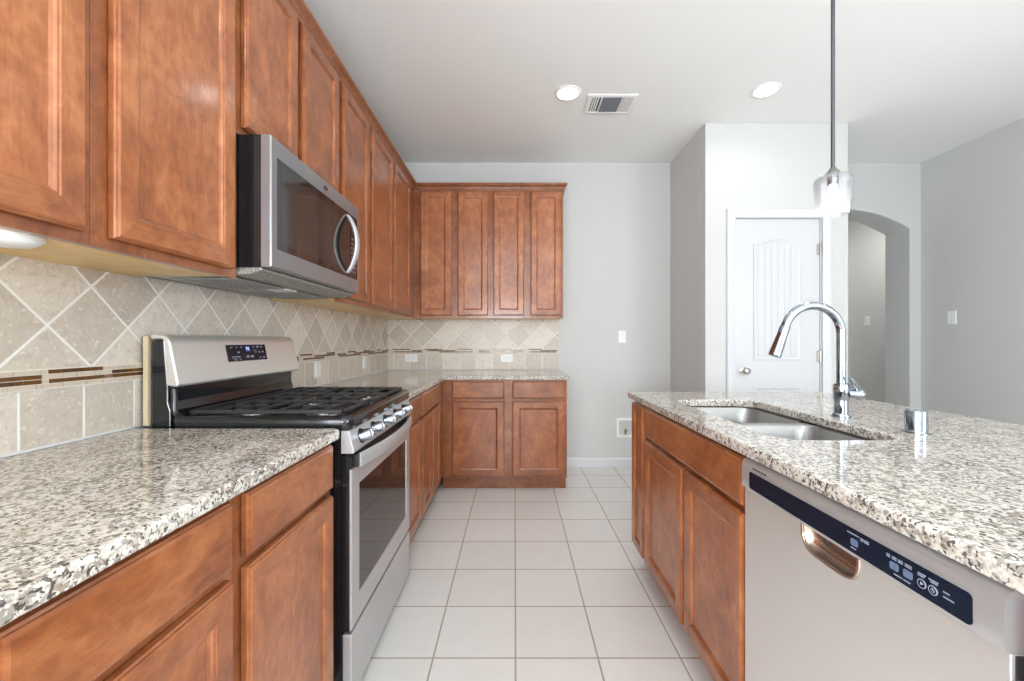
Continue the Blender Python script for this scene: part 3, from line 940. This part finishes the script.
for u, k in ((0.6355, 0), (0.6185, 1)):
    mb = MB(ISLE)
    for r0, r1 in ((0.0068, 0.0055),):
        n = 28
        l0 = [(u+r0*math.cos(2*PI*i/n), fd2, 0.817+r0*math.sin(2*PI*i/n)) for i in range(n)]
        l1 = [(p[0], fd2+0.0012, p[2]) for p in l0]
        l2 = [(u+r1*math.cos(2*PI*i/n), fd2+0.0012, 0.817+r1*math.sin(2*PI*i/n)) for i in range(n)]
        mb.loops([l0, l1, l2], False, False)
    if k == 0:   # play triangle (points away from the camera side)
        mb.prism([(u+0.0022, fd2, 0.8195), (u+0.0022, fd2, 0.8145), (u-0.0030, fd2, 0.817)], (0, 0.001, 0))
    else:        # stop slash ring
        n = 18
        l0 = [(u+0.0034*math.cos(2*PI*i/n), fd2+0.001, 0.817+0.0034*math.sin(2*PI*i/n)) for i in range(n)]
        l1 = [(u+0.0026*math.cos(2*PI*i/n), fd2+0.001, 0.817+0.0026*math.sin(2*PI*i/n)) for i in range(n)]
        mb.loops([l0, l1], False, False)
        mb.prism([(u+0.0026, fd2, 0.8190), (u+0.0020, fd2, 0.8196), (u-0.0026, fd2, 0.8150), (u-0.0020, fd2, 0.8144)], (0, 0.001, 0))
    obj('start_button' if k == 0 else 'cancel_button', mb, 'panel_print', dw, smooth=0)
for (a, b, z) in ((0.778, 0.752, 0.8325), (0.749, 0.742, 0.8325), (0.740, 0.731, 0.8325), (0.749, 0.742, 0.8295), (0.740, 0.731, 0.8295), (0.770, 0.758, 0.8075),
                  (0.696, 0.690, 0.8325), (0.686, 0.678, 0.8325), (0.675, 0.667, 0.8325), (0.663, 0.652, 0.8325), (0.696, 0.690, 0.8295), (0.686, 0.678, 0.8295), (0.675, 0.667, 0.8295), (0.663, 0.652, 0.8295),
                  (0.642, 0.630, 0.8310), (0.642, 0.632, 0.8280), (0.625, 0.611, 0.8310), (0.623, 0.612, 0.8280), (0.682, 0.668, 0.8065), (0.666, 0.654, 0.8065), (0.604, 0.595, 0.8240), (0.604, 0.589, 0.8170)):
    obj('lettering', MB(ISLE).box((b, fd2-0.0003, z-0.0009), (a, fd2+0.0007, z+0.0009)), 'panel_print', cpn, smooth=0)

# ------------------------------------------------------------------ gas range
RU0, RU1 = 1.338, 2.092
rg = thing('gas_range', 'freestanding stainless gas range with black cast iron grates and raised backguard', 'range', (-0.85, (RU0+RU1)/2, 0))
obj('body', MB(LEFT).box((RU0, -1.145, 0.035), (RU1, -0.546, 0.896)), 'black_enamel', rg, smooth=0)
for u in (RU0+0.05, RU1-0.05):
    for d in (-1.10, -0.62):
        obj('foot', MB(LEFT).lathe([(0.001, 0), (0.016, 0), (0.016, 0.012), (0.008, 0.014), (0.008, 0.036)], (u, d, 0.001), 'z', 16), 'black_plastic', rg, smooth=40)
# cooktop pan with raised rounded rim
mb = MB(LEFT)
ls = []
for ins, z in ((0.0, 0.897), (-0.006, 0.905), (-0.006, 0.930), (-0.002, 0.940), (0.006, 0.944), (0.018, 0.943), (0.026, 0.936), (0.034, 0.922), (0.06, 0.919)):
    ls.append([(u, d, z) for u, d in rrect(RU0+ins, RU1-ins, -1.085+ins*0.2, -0.520-ins, max(0.03-ins*0.3, 0.012), 5)])
mb.loops(ls, True, True)
obj('cooktop', mb, 'black_enamel', rg, smooth=50, recalc=True)
for u in (RU0+0.005,):
    obj('side_rim', MB(LEFT).tube([(u, -1.075, 1.030), (u, -1.075, 0.965), (u, -1.070, 0.950), (u, -1.058, 0.940), (u, -1.040, 0.936), (u, -0.98, 0.935)], 0.009, 12), 'black_enamel', rg, smooth=60)
# burners
for u, d, r in ((1.515, -0.945, 0.036), (1.515, -0.680, 0.046), (1.915, -0.945, 0.036), (1.915, -0.680, 0.046), (1.715, -0.815, 0.042)):
    b = obj('burner', MB(LEFT).lathe([(r+0.016, 0.9195), (r+0.014, 0.924), (r+0.002, 0.926), (r, 0.934), (r-0.006, 0.935)], (u, d, 0), 'z', 28), 'nickel', rg, smooth=40)
    obj('burner_cap', MB(LEFT).lathe([(r-0.002, 0.9352), (r+0.001, 0.937), (r+0.001, 0.941), (r-0.004, 0.944), (0.001, 0.9445)], (u, d, 0), 'z', 28), 'cast_iron', b, smooth=40)
# three grates
def grate(u0, u1):
    mb = MB(LEFT)
    d0, d1 = -1.050, -0.548
    zt, zb, w = 0.9580, 0.9450, 0.0055
    def bar(a, b, wz=zb):
        mb.box((a[0], a[1], wz), (b[0], b[1], zt))
    bar((u0, d0), (u1, d0+2*w)); bar((u0, d1-2*w), (u1, d1))
    bar((u0, d0), (u0+2*w, d1)); bar((u1-2*w, d0), (u1, d1))
    um = (u0+u1)/2
    for q in (0.16, 0.62):
        bar((um-w, d0+(d1-d0)*q), (um+w, d0+(d1-d0)*(q+0.22)))
    for k in range(1, 7):
        dd = d0 + (d1-d0)*k/7
        bar((u0, dd-w*0.8), (u1, dd+w*0.8), zb+0.002)
    for u in (u0+0.004, u1-0.018):
        for d in (d0+0.002, d1-0.016, (d0+d1)/2-0.007):
            mb.box((u, d, 0.9225), (u+0.014, d+0.014, zb))
    obj('grate', mb, 'cast_iron', rg, smooth=0, bevel=0.0025, seg=2)
gw = (RU1-RU0-0.052)/3
for k in range(3):
    a = RU0+0.026+k*gw
    grate(a+0.002, a+gw-0.002)
# sloped control panel
cpf = [(-0.560, 0.824), (-0.5080, 0.824), (-0.5060, 0.832), (-0.5215, 0.8965), (-0.560, 0.8965)]
obj('control_panel', MB(LEFT).prism([(RU0+0.001, d, z) for d, z in cpf], (RU1-RU0-0.002, 0, 0)), 'steel', rg, smooth=0, bevel=0.002)
sl = Vector((0, 0.0645, 0.0155)).normalized()      # outward direction of the sloped face in (u, d, z)
for u in (1.425, 1.548, 1.690, 1.832, 1.965):
    c = Vector((u, -0.5135, 0.863))
    kn = obj('knob', MB(LEFT).tube([c-sl*0.001, c+sl*0.002, c+sl*0.010, c+sl*0.030, c+sl*0.036, c+sl*0.037], [0.0205, 0.0225, 0.0205, 0.0190, 0.0165, 0.010], 28), 'chrome', rg, smooth=45)
    obj('knob_skirt', MB(LEFT).tube([c-sl*0.0005, c+sl*0.0035], [0.0262, 0.0250], 28), 'black_plastic', kn, smooth=45)
    obj('knob_grip', MB(LEFT).tube([c+sl*0.034+Vector((0, -0.004, 0.016)), c+sl*0.040+Vector((0, 0, 0)), c+sl*0.034-Vector((0, -0.004, 0.016))], [0.003, 0.005, 0.003], 10), 'steel_edge', kn, smooth=60)
# oven door
OF = -0.5155
mb = MB(LEFT).box((RU0+0.004, -0.5445, 0.262), (RU1-0.004, -0.522, 0.818))
od = obj('oven_door', mb, 'black_enamel', rg, smooth=0)
f0, f1, g0, g1 = RU0+0.006, RU1-0.006, 0.262, 0.772
w0, w1, y0_, y1_ = 1.412, 2.026, 0.345, 0.710
mb = MB(LEFT)
def rect(a, b, c, d, dd):
    return [(a, dd, c), (b, dd, c), (b, dd, d), (a, dd, d)]
mb.loops([rect(f0, f1, g0, g1, -0.5215), rect(f0, f1, g0, g1, OF-0.003), rect(f0+0.003, f1-0.003, g0+0.003, g1-0.003, OF), rect(w0, w1, y0_, y1_, OF), rect(w0+0.002, w1-0.002, y0_+0.002, y1_-0.002, OF-0.005), rect(w0+0.002, w1-0.002, y0_+0.002, y1_-0.002, -0.5215)], False, False)
obj('door_frame', mb, 'steel', od, smooth=0)
obj('window', MB(LEFT).box((w0+0.0025, -0.5215, y0_+0.0025), (w1-0.0025, OF-0.003, y1_-0.0025)), 'oven_glass', od, smooth=0, label='black glass oven window')
obj('door_top_trim', MB(LEFT).box((f0, -0.5215, 0.774), (f1, OF-0.002, 0.816)), 'black_plastic', od, smooth=0)
# bowed flat handle with black end blocks
hu0, hu1, hb = 1.374, 2.046, 0.0
n = 28
mb = MB(LEFT); ls = []
for i in range(n+1):
    t = i/n
    u = hu0+(hu1-hu0)*t
    d = -0.4955 + 0.030*(1-(2*t-1)**2)
    ls.append([(u, d-0.013, 0.776), (u, d-0.003, 0.773), (u, d, 0.777), (u, d+0.0015, 0.796), (u, d, 0.815), (u, d-0.003, 0.819), (u, d-0.013, 0.816)])
mb.loops(ls)
hd = obj('oven_handle', mb, 'steel', od, smooth=40)
for u in (hu0-0.012, hu1-0.016):
    obj('handle_mount', MB(LEFT).box((u, OF-0.003, 0.775), (u+0.028, -0.500, 0.817)), 'black_plastic', od, smooth=0, bevel=0.003)
# storage drawer
obj('storage_drawer', MB(LEFT).box((RU0+0.006, -0.545, 0.042), (RU1-0.006, OF, 0.250)), 'steel', rg, smooth=0, bevel=0.004, seg=3)
# backguard
hp_ = [(-1.145, 0.90), (-1.086, 0.90), (-1.086, 0.958), (-1.094, 0.985), (-1.094, 1.030), (-1.105, 1.185), (-1.145, 1.185)]
bgd = obj('backguard', MB(LEFT).prism([(RU0+0.004, d, z) for d, z in hp_], (RU1-RU0-0.008, 0, 0)), 'black_enamel', rg, smooth=0, bevel=0.004)
sp_ = [(-1.098, 1.040), (-1.066, 1.034), (-1.059, 1.040), (-1.060, 1.050), (-1.084, 1.172), (-1.090, 1.187), (-1.101, 1.197), (-1.116, 1.201), (-1.147, 1.201), (-1.147, 1.187), (-1.112, 1.187), (-1.104, 1.180)]
obj('backguard_shell', MB(LEFT).prism([(RU0, d, z) for d, z in sp_], (RU1-RU0, 0, 0)), 'steel_warm', bgd, smooth=40, bevel=0.006, seg=3, label='brushed stainless front and top')
def bgp(u, s, k=0.0):
    """point on the sloped backguard face; s from bottom (0) to top (1), k out of the face."""
    a, b = Vector((0, -1.060, 1.050)), Vector((0, -1.084, 1.172))
    nrm = Vector((0, 0.122, 0.024)).normalized()
    p = a + (b-a)*s + nrm*k
    return (u, p.y, p.z)
def bg_quad(mb, u0, u1, s0, s1, k0, k1):
    l0 = [bgp(u0, s0, k0), bgp(u1, s0, k0), bgp(u1, s1, k0), bgp(u0, s1, k0)]
    l1 = [bgp(u0, s0, k1), bgp(u1, s0, k1), bgp(u1, s1, k1), bgp(u0, s1, k1)]
    mb.loops([l0, l1])
mb = MB(LEFT); bg_quad(mb, 1.590, 1.838, 0.42, 0.94, -0.001, 0.002)
dsp = obj('display_panel', mb, 'panel_navy', rg, smooth=0, label='black glossy touch panel')
mb = MB(LEFT)
def digit_segs(mb, u, s, w, h, segs):
    t = 0.0022; st = 0.022
    S = {'a': (u, u+w, s+h-st, s+h), 'g': (u, u+w, s+h/2-st/2, s+h/2+st/2), 'd': (u, u+w, s, s+st),
         'f': (u, u+t, s+h/2, s+h), 'b': (u+w-t, u+w, s+h/2, s+h), 'e': (u, u+t, s, s+h/2), 'c': (u+w-t, u+w, s, s+h/2)}
    for k in segs:
        a, b, c, d = S[k]; bg_quad(mb, a, b, c, d, 0.002, 0.0028)
digit_segs(mb, 1.698, 0.74, 0.010, 0.13, 'bc'); digit_segs(mb, 1.712, 0.74, 0.011, 0.13, 'bcfg')
obj('clock_digits', mb, 'clock_digit', rg, smooth=0, label='blue lit clock digits')
mb = MB(LEFT)
for (u, s, w, h) in ((1.612, .84, .012, .03), (1.642, .85, .012, .025), (1.672, .85, .010, .03), (1.650, .68, .012, .04), (1.612, .56, .05, .018), (1.612, .52, .05, .014), (1.620, .46, .02, .02), (1.655, .46, .010, .02),
                     (1.700, .52, .018, .06), (1.728, .52, .018, .06), (1.752, .85, .006, .04), (1.776, .84, .014, .05), (1.804, .85, .010, .04), (1.760, .68, .008, .03), (1.784, .67, .010, .04), (1.808, .67, .010, .045), (1.786, .49, .010, .03), (1.810, .48, .012, .05), (1.748, .75, .02, .014)):
    mb = MB(LEFT); bg_quad(mb, u, u+w, s, s+h, 0.002, 0.0026)
    obj('icon', mb, 'panel_print', dsp, smooth=0)
fs = obj('filler_strip', MB(LEFT).box((RU0+0.004, XW+0.027, 0.912), (RU0+0.016, -1.158, 1.195)), 'beige_filler', smooth=0)  # beige upright in the gap behind the range
setp(fs, 'narrow beige filler strip standing upright between range back and tiled wall', 'strip')
# ------------------------------------------------------------------ over-range microwave
mw = thing('microwave', 'stainless over-the-range microwave with black glass door under short cabinet', 'microwave', (-0.98, 1.715, 1.384))
mz0, mz1 = 1.414, 1.831
MF = -0.7665
obj('body', MB(LEFT).box((RU0+0.001, XW+0.010, mz0), (RU1-0.001, -0.7985, mz1)), 'black_enamel', mw, smooth=0)
gu0, gu1, gz0, gz1, us = 1.372, 2.074, 1.476, 1.772, 1.986
mb = MB(LEFT)
mb.loops([rect(RU0, us-0.001, mz0, mz1, -0.798), rect(RU0, us-0.001, mz0, mz1, MF-0.004), rect(RU0+0.004, us-0.001, mz0+0.004, mz1-0.004, MF), rect(gu0, us-0.001, gz0, gz1, MF), rect(gu0, us-0.001, gz0, gz1, MF-0.004)], True, True)
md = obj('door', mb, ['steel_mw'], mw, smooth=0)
obj('door_glass', MB(LEFT).box((gu0+0.0005, MF-0.0038, gz0+0.0005), (us-0.001, MF-0.0008, gz1-0.0005)), 'mw_glass', md, smooth=0, label='black glass front')
obj('window_mesh', MB(LEFT).prism([(a, MF-0.0010, b) for a, b in rrect(1.392, 1.845, 1.500, 1.742, 0.012, 4)], (0, 0.0006, 0)), 'mw_mesh', md, smooth=0, label='perforated dark window')
mb = MB(LEFT)
mb.loops([rect(us+0.001, RU1, mz0, mz1, -0.798), rect(us+0.001, RU1, mz0, mz1, MF-0.004), rect(us+0.001, RU1-0.004, mz0+0.004, mz1-0.004, MF), rect(us+0.001, gu1, gz0, gz1, MF), rect(us+0.001, gu1, gz0, gz1, MF-0.004)], True, True)
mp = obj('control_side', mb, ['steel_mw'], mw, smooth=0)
obj('control_panel', MB(LEFT).box((us+0.001, MF-0.0038, gz0+0.0005), (gu1-0.0005, MF-0.0008, gz1-0.0005)), 'mw_glass', mp, smooth=0, label='black glass control strip')
mb = MB(LEFT)
for r in range(8):
    for c in range(3):
        mb.box((us+0.014+c*0.022, MF-0.0008, 1.505+r*0.022), (us+0.024+c*0.022, MF-0.0003, 1.511+r*0.022))
obj('keypad_print', mb, 'grey_plastic', mp, smooth=0)
# bowed vertical handle
n = 24; mb = MB(LEFT); ls = []
for i in range(n+1):
    t = i/n
    z = 1.492+(1.757-1.492)*t
    bow = 0.046*math.sin(PI*t)**0.8 if 0 < t < 1 else 0.0
    d = MF-0.001+bow
    wd = 0.010+0.011*math.sin(PI*t)
    th = 0.020
    l = []
    for k in range(16):
        q = 2*PI*k/16
        l.append((1.945+wd*math.cos(q), d+th*0.5*math.sin(q)+0.002, z))
    ls.append(l)
mb.loops(ls)
obj('door_handle', mb, 'steel', md, smooth=60, label='curved stainless bow handle')
# small oval maker's mark on the upper frame
mb = MB(LEFT)
cu, cz = 1.722, 1.800
n = 24
for k, (ra, rb) in enumerate(((0.022, 0.0085),)):
    mb.loops([[(cu+ra*math.cos(2*PI*i/n), MF, cz+rb*math.sin(2*PI*i/n)) for i in range(n)], [(cu+ra*0.95*math.cos(2*PI*i/n), MF+0.0015, cz+rb*0.95*math.sin(2*PI*i/n)) for i in range(n)]], True, True)
obj('badge', mb, 'chrome', mw, smooth=0)
# bottom pan with grease filters and lamp
pp = [(-0.800, 1.4135), (-0.800, 1.404), (-0.840, 1.390), (-1.150, 1.384), (-1.185, 1.392), (-1.185, 1.4135)]
pan = obj('bottom_pan', MB(LEFT).prism([(RU0+0.004, d, z) for d, z in pp], (RU1-RU0-0.008, 0, 0)), 'vent_pan', mw, smooth=0, bevel=0.003, label='speckled grey vent underside')
for a, b in ((1.38, 1.66), (1.77, 2.05)):
    mb = MB(LEFT).box((a, -1.115, 1.3815), (b, -0.900, 1.3855))
    for k in range(6):
        mb.box((a+0.012, -1.105+k*0.034, 1.3795), (b-0.012, -1.093+k*0.034, 1.3815))
    obj('grease_filter', mb, 'grey_plastic', mw, smooth=0)
obj('lamp_lens', MB(LEFT).box((1.675, -0.985, 1.3820), (1.755, -0.900, 1.3868)), 'white_plastic', mw, smooth=0)

# ------------------------------------------------------------------ ceiling fixtures
can_labels = ['round lit recessed ceiling light left of the air vent', 'round lit recessed ceiling light near the pantry wall',
              'round lit recessed ceiling light over the aisle, above the camera', 'round lit recessed ceiling light over the aisle, behind the camera',
              'round lit recessed ceiling light behind the camera, right of the aisle', 'round lit recessed ceiling light beside the right wall']
def can_light(x, y, label, cat='ceiling light', group=None, power=CAN_W, spread=150):
    r = thing('recessed_light', label, cat, (x, y, CEIL), group)
    obj('trim_ring', MB().lathe([(0.070, -0.002), (0.072, -0.006), (0.082, -0.008), (0.090, -0.005), (0.092, -0.0005), (0.070, -0.0005)], (x, y, CEIL), 'z', 40, cap=False), 'white_plastic', r, smooth=50)
    obj('lens', MB().lathe([(0.0705, -0.0015), (0.069, -0.005), (0.050, -0.0065), (0.001, -0.007)], (x, y, CEIL), 'z', 40), 'can_lens', r, smooth=60)
    l = area_light('lamp', (0, 0, -0.012), (0, 0, 0), 0.13, 0.13, power, (1.0, 0.985, 0.965), r, 'DISK')
    l.data.spread = math.radians(spread)
    return r
for (x, y), lb in zip(CANS, can_labels):
    can_light(x, y, lb, group=None)
can_light(4.9, 4.6, 'round lit recessed ceiling light in the hall beyond the archway', power=13, spread=170)  # lamp added out of view to brighten the hall wall

vt = thing('air_vent', 'white metal ceiling air vent beside the recessed light', 'vent', (0.673, 3.0, CEIL))
vx0, vx1, vy0, vy1 = 0.500, 0.846, 2.885, 3.130
mb = MB()
prof = [(0.0, -0.0005), (0.0, -0.004), (0.008, -0.008), (0.026, -0.010), (0.032, -0.004)]
ls = [[(vx0+i, vy0+i, CEIL+z), (vx1-i, vy0+i, CEIL+z), (vx1-i, vy1-i, CEIL+z), (vx0+i, vy1-i, CEIL+z)] for i, z in prof]
mb.loops(ls, False, False)
for a in (0.598, 0.742):
    mb.box((a, vy0+0.03, CEIL-0.009), (a+0.010, vy1-0.03, CEIL-0.002))
obj('frame', mb, 'white_plastic', vt, smooth=0)
obj('duct_back', MB().box((vx0+0.03, vy0+0.03, CEIL-0.0020), (vx1-0.03, vy1-0.03, CEIL-0.0006)), 'dark', vt, smooth=0)
for k in range(7):     # centre slats run across
    y = vy0+0.040+k*0.0265
    mb = MB().prism([(0.609, y, CEIL-0.003), (0.609, y+0.004, CEIL-0.003), (0.609, y+0.014, CEIL-0.009), (0.609, y+0.010, CEIL-0.009)], (0.132, 0, 0))
    obj('slat', mb, 'vent_slat', vt, smooth=0)
for x0, sgn in ((0.535, -1), (0.757, 1)):
    for k in range(4):
        x = x0+k*0.0155
        mb = MB().prism([(x, vy0+0.031, CEIL-0.003), (x+0.006, vy0+0.031, CEIL-0.003), (x+0.006+0.007*sgn, vy0+0.031, CEIL-0.009), (x+0.007*sgn, vy0+0.031, CEIL-0.009)], (0, vy1-vy0-0.062, 0))
        obj('slat', mb, 'white_plastic', vt, smooth=0)

# pendant over the island
PX, PY = 1.150, 1.535
pd = thing('pendant_light', 'lit clear glass pendant lamp hanging over the island', 'pendant lamp', (PX, PY, CEIL))
obj('canopy', MB().lathe([(0.062, -0.0005), (0.062, -0.010), (0.055, -0.022), (0.012, -0.028), (0.001, -0.028)], (PX, PY, CEIL), 'z', 36), 'rod_metal', pd, smooth=40)
obj('rod', MB().lathe([(0.0065, CEIL-0.027), (0.0065, 1.800), (0.001, 1.800)], (PX, PY, 0), 'z', 16), 'rod_metal', pd, smooth=40)
obj('socket', MB().lathe([(0.001, 1.806), (0.009, 1.806), (0.013, 1.799), (0.021, 1.789), (0.022, 1.782), (0.018, 1.779), (0.017, 1.742), (0.001, 1.742)], (PX, PY, 0), 'z', 28), 'cap_metal', pd, smooth=40)
shp = [(0.020, 1.796), (0.035, 1.795), (0.058, 1.789), (0.068, 1.780), (0.0715, 1.768), (0.0710, 1.750), (0.0665, 1.705), (0.0590, 1.640), (0.0570, 1.628), (0.0550, 1.628), (0.0570, 1.642), (0.0645, 1.705), (0.0690, 1.750), (0.0693, 1.766), (0.066, 1.777), (0.057, 1.786), (0.035, 1.792), (0.020, 1.793)]
shp = [(r*0.83 if r > 0.03 else r, 1.634+(z-1.628)*0.87) for r, z in shp]
obj('glass_shade', MB().lathe(shp, (PX, PY, 0), 'z', 48, cap=False), 'shade_glass', pd, smooth=60)
obj('bulb', MB().lathe([(0.001, 1.742), (0.012, 1.742), (0.012, 1.728), (0.018, 1.714), (0.025, 1.698), (0.027, 1.684), (0.024, 1.669), (0.016, 1.659), (0.001, 1.654)], (PX, PY, 0), 'z', 32), 'bulb', pd, smooth=60)
pl = bpy.data.lights.new('bulb_light', 'POINT'); pl.energy = 2.5; pl.shadow_soft_size = 0.03; pl.color = (0.97, 0.98, 1)
po = bpy.data.objects.new('bulb_light', pl); COL.objects.link(po); po.parent = pd; po.location = (0, 0, 1.612-CEIL)

# ------------------------------------------------------------------ wall plates
def plate_frame(kind, c):
    if kind == 'back':      # on a wall facing -Y
        return lambda p: Vector((c[0]+p[0], c[1]-p[1], c[2]+p[2]))
    if kind == 'left':      # on the left wall facing +X
        return lambda p: Vector((c[0]+p[1], c[1]+p[0], c[2]+p[2]))
    return lambda p: Vector((c[0]-p[1], c[1]+p[0], c[2]+p[2]))   # right wall facing -X
def plate_mb(fr, w, h):
    return MB(fr).loops([[(sx*(w/2-i), d, sz*(h/2-i)) for sx, sz in ((-1, -1), (1, -1), (1, 1), (-1, 1))] for i, d in ((0, 0.0005), (0, 0.003), (0.003, 0.006))])
def switch(label, kind, c):
    r = thing('light_switch', label, 'light switch', c)
    fr = plate_frame(kind, c)
    obj('plate', plate_mb(fr, 0.074, 0.118), 'white_plastic', r, smooth=0)
    obj('rocker', MB(fr).prism([(-0.016, 0.0055, -0.033), (-0.016, 0.0070, -0.033), (-0.016, 0.0075, 0.0), (-0.016, 0.0115, 0.033), (-0.016, 0.0055, 0.033)], (0.032, 0, 0)), 'white_plastic', r, smooth=0)
    obj('screws', MB(fr).lathe([(0.0035, 0.0058), (0.003, 0.0068), (0.0005, 0.0069)], (0, 0, 0.048), 'y', 12).lathe([(0.0035, 0.0058), (0.003, 0.0068), (0.0005, 0.0069)], (0, 0, -0.048), 'y', 12), 'grey_plastic', r, smooth=0)
def outlet(label, kind, c, horiz):
    r = thing('wall_outlet', label, 'outlet', c)
    fr0 = plate_frame(kind, c)
    fr = (lambda p: fr0(Vector((p[2], p[1], p[0])))) if horiz else fr0
    obj('plate', plate_mb(fr, 0.074, 0.118), 'white_plastic', r, smooth=0)
    for s in (-1, 1):
        o = obj('receptacle', MB(fr).prism([(a, 0.0055, b) for a, b in rrect(-0.017, 0.017, s*0.021-0.0145, s*0.021+0.0145, 0.008, 4)], (0, 0.002, 0)), 'white_plastic', r, smooth=0)
        mb = MB(fr).box((-0.0075, 0.0072, s*0.021-0.002), (-0.0055, 0.0078, s*0.021+0.007)).box((0.0055, 0.0072, s*0.021-0.002), (0.0075, 0.0078, s*0.021+0.006)).box((-0.002, 0.0072, s*0.021-0.010), (0.002, 0.0078, s*0.021-0.006))
        obj('slots', mb, 'slot', o, smooth=0)
switch('white rocker light switch on the bare end wall, above the water valve box', 'back', (1.012, YB, 1.218))
switch('white rocker light switch on the right side wall', 'right', (XR, 3.715, 1.385))
switch('white rocker light switch on the hall wall seen through the archway', 'back', (4.395, YH, 1.43))
TS = XW+0.009
outlet('white outlet on the left wall tile, just beyond the range', 'left', (TS, 2.565, 1.020), False)
outlet('white outlet on the left wall tile, close to the far corner', 'left', (TS, 3.375, 1.020), False)
outlet('white horizontal outlet on the end wall tile, nearer the corner', 'back', (-0.968, YB-0.009, 1.020), True)
outlet('white horizontal outlet on the end wall tile, farther from the corner', 'back', (-0.072, YB-0.009, 1.020), True)

vb = thing('water_valve_box', 'white recessed water valve box low on the end wall beside the island', 'valve box', (1.045, YB, 0.365))
fr = plate_frame('back', (1.045, YB, 0.365))
W2, H2 = 0.088, 0.092
mb = MB(fr).loops([[(sx*(W2-i), d, sz*(H2-i)) for sx, sz in ((-1, -1), (1, -1), (1, 1), (-1, 1))] for i, d in ((0, 0.0005), (0, 0.008), (0.004, 0.011), (0.022, 0.011), (0.024, 0.002))], True, True)
obj('frame', mb, 'white_plastic', vb, smooth=0)
obj('recess', MB(fr).box((-W2+0.026, 0.0021, -H2+0.026), (W2-0.026, 0.0028, H2-0.026)), 'box_grey', vb, smooth=0)
obj('valve', MB(fr).tube([(0.0, 0.006, -0.062), (0.0, 0.008, -0.01)], 0.009, 14).tube([(0.0, 0.008, -0.015), (0.0, 0.030, -0.015)], 0.008, 14).tube([(-0.018, 0.030, -0.012), (0.018, 0.030, -0.018)], 0.005, 10), 'brass', vb, smooth=40)
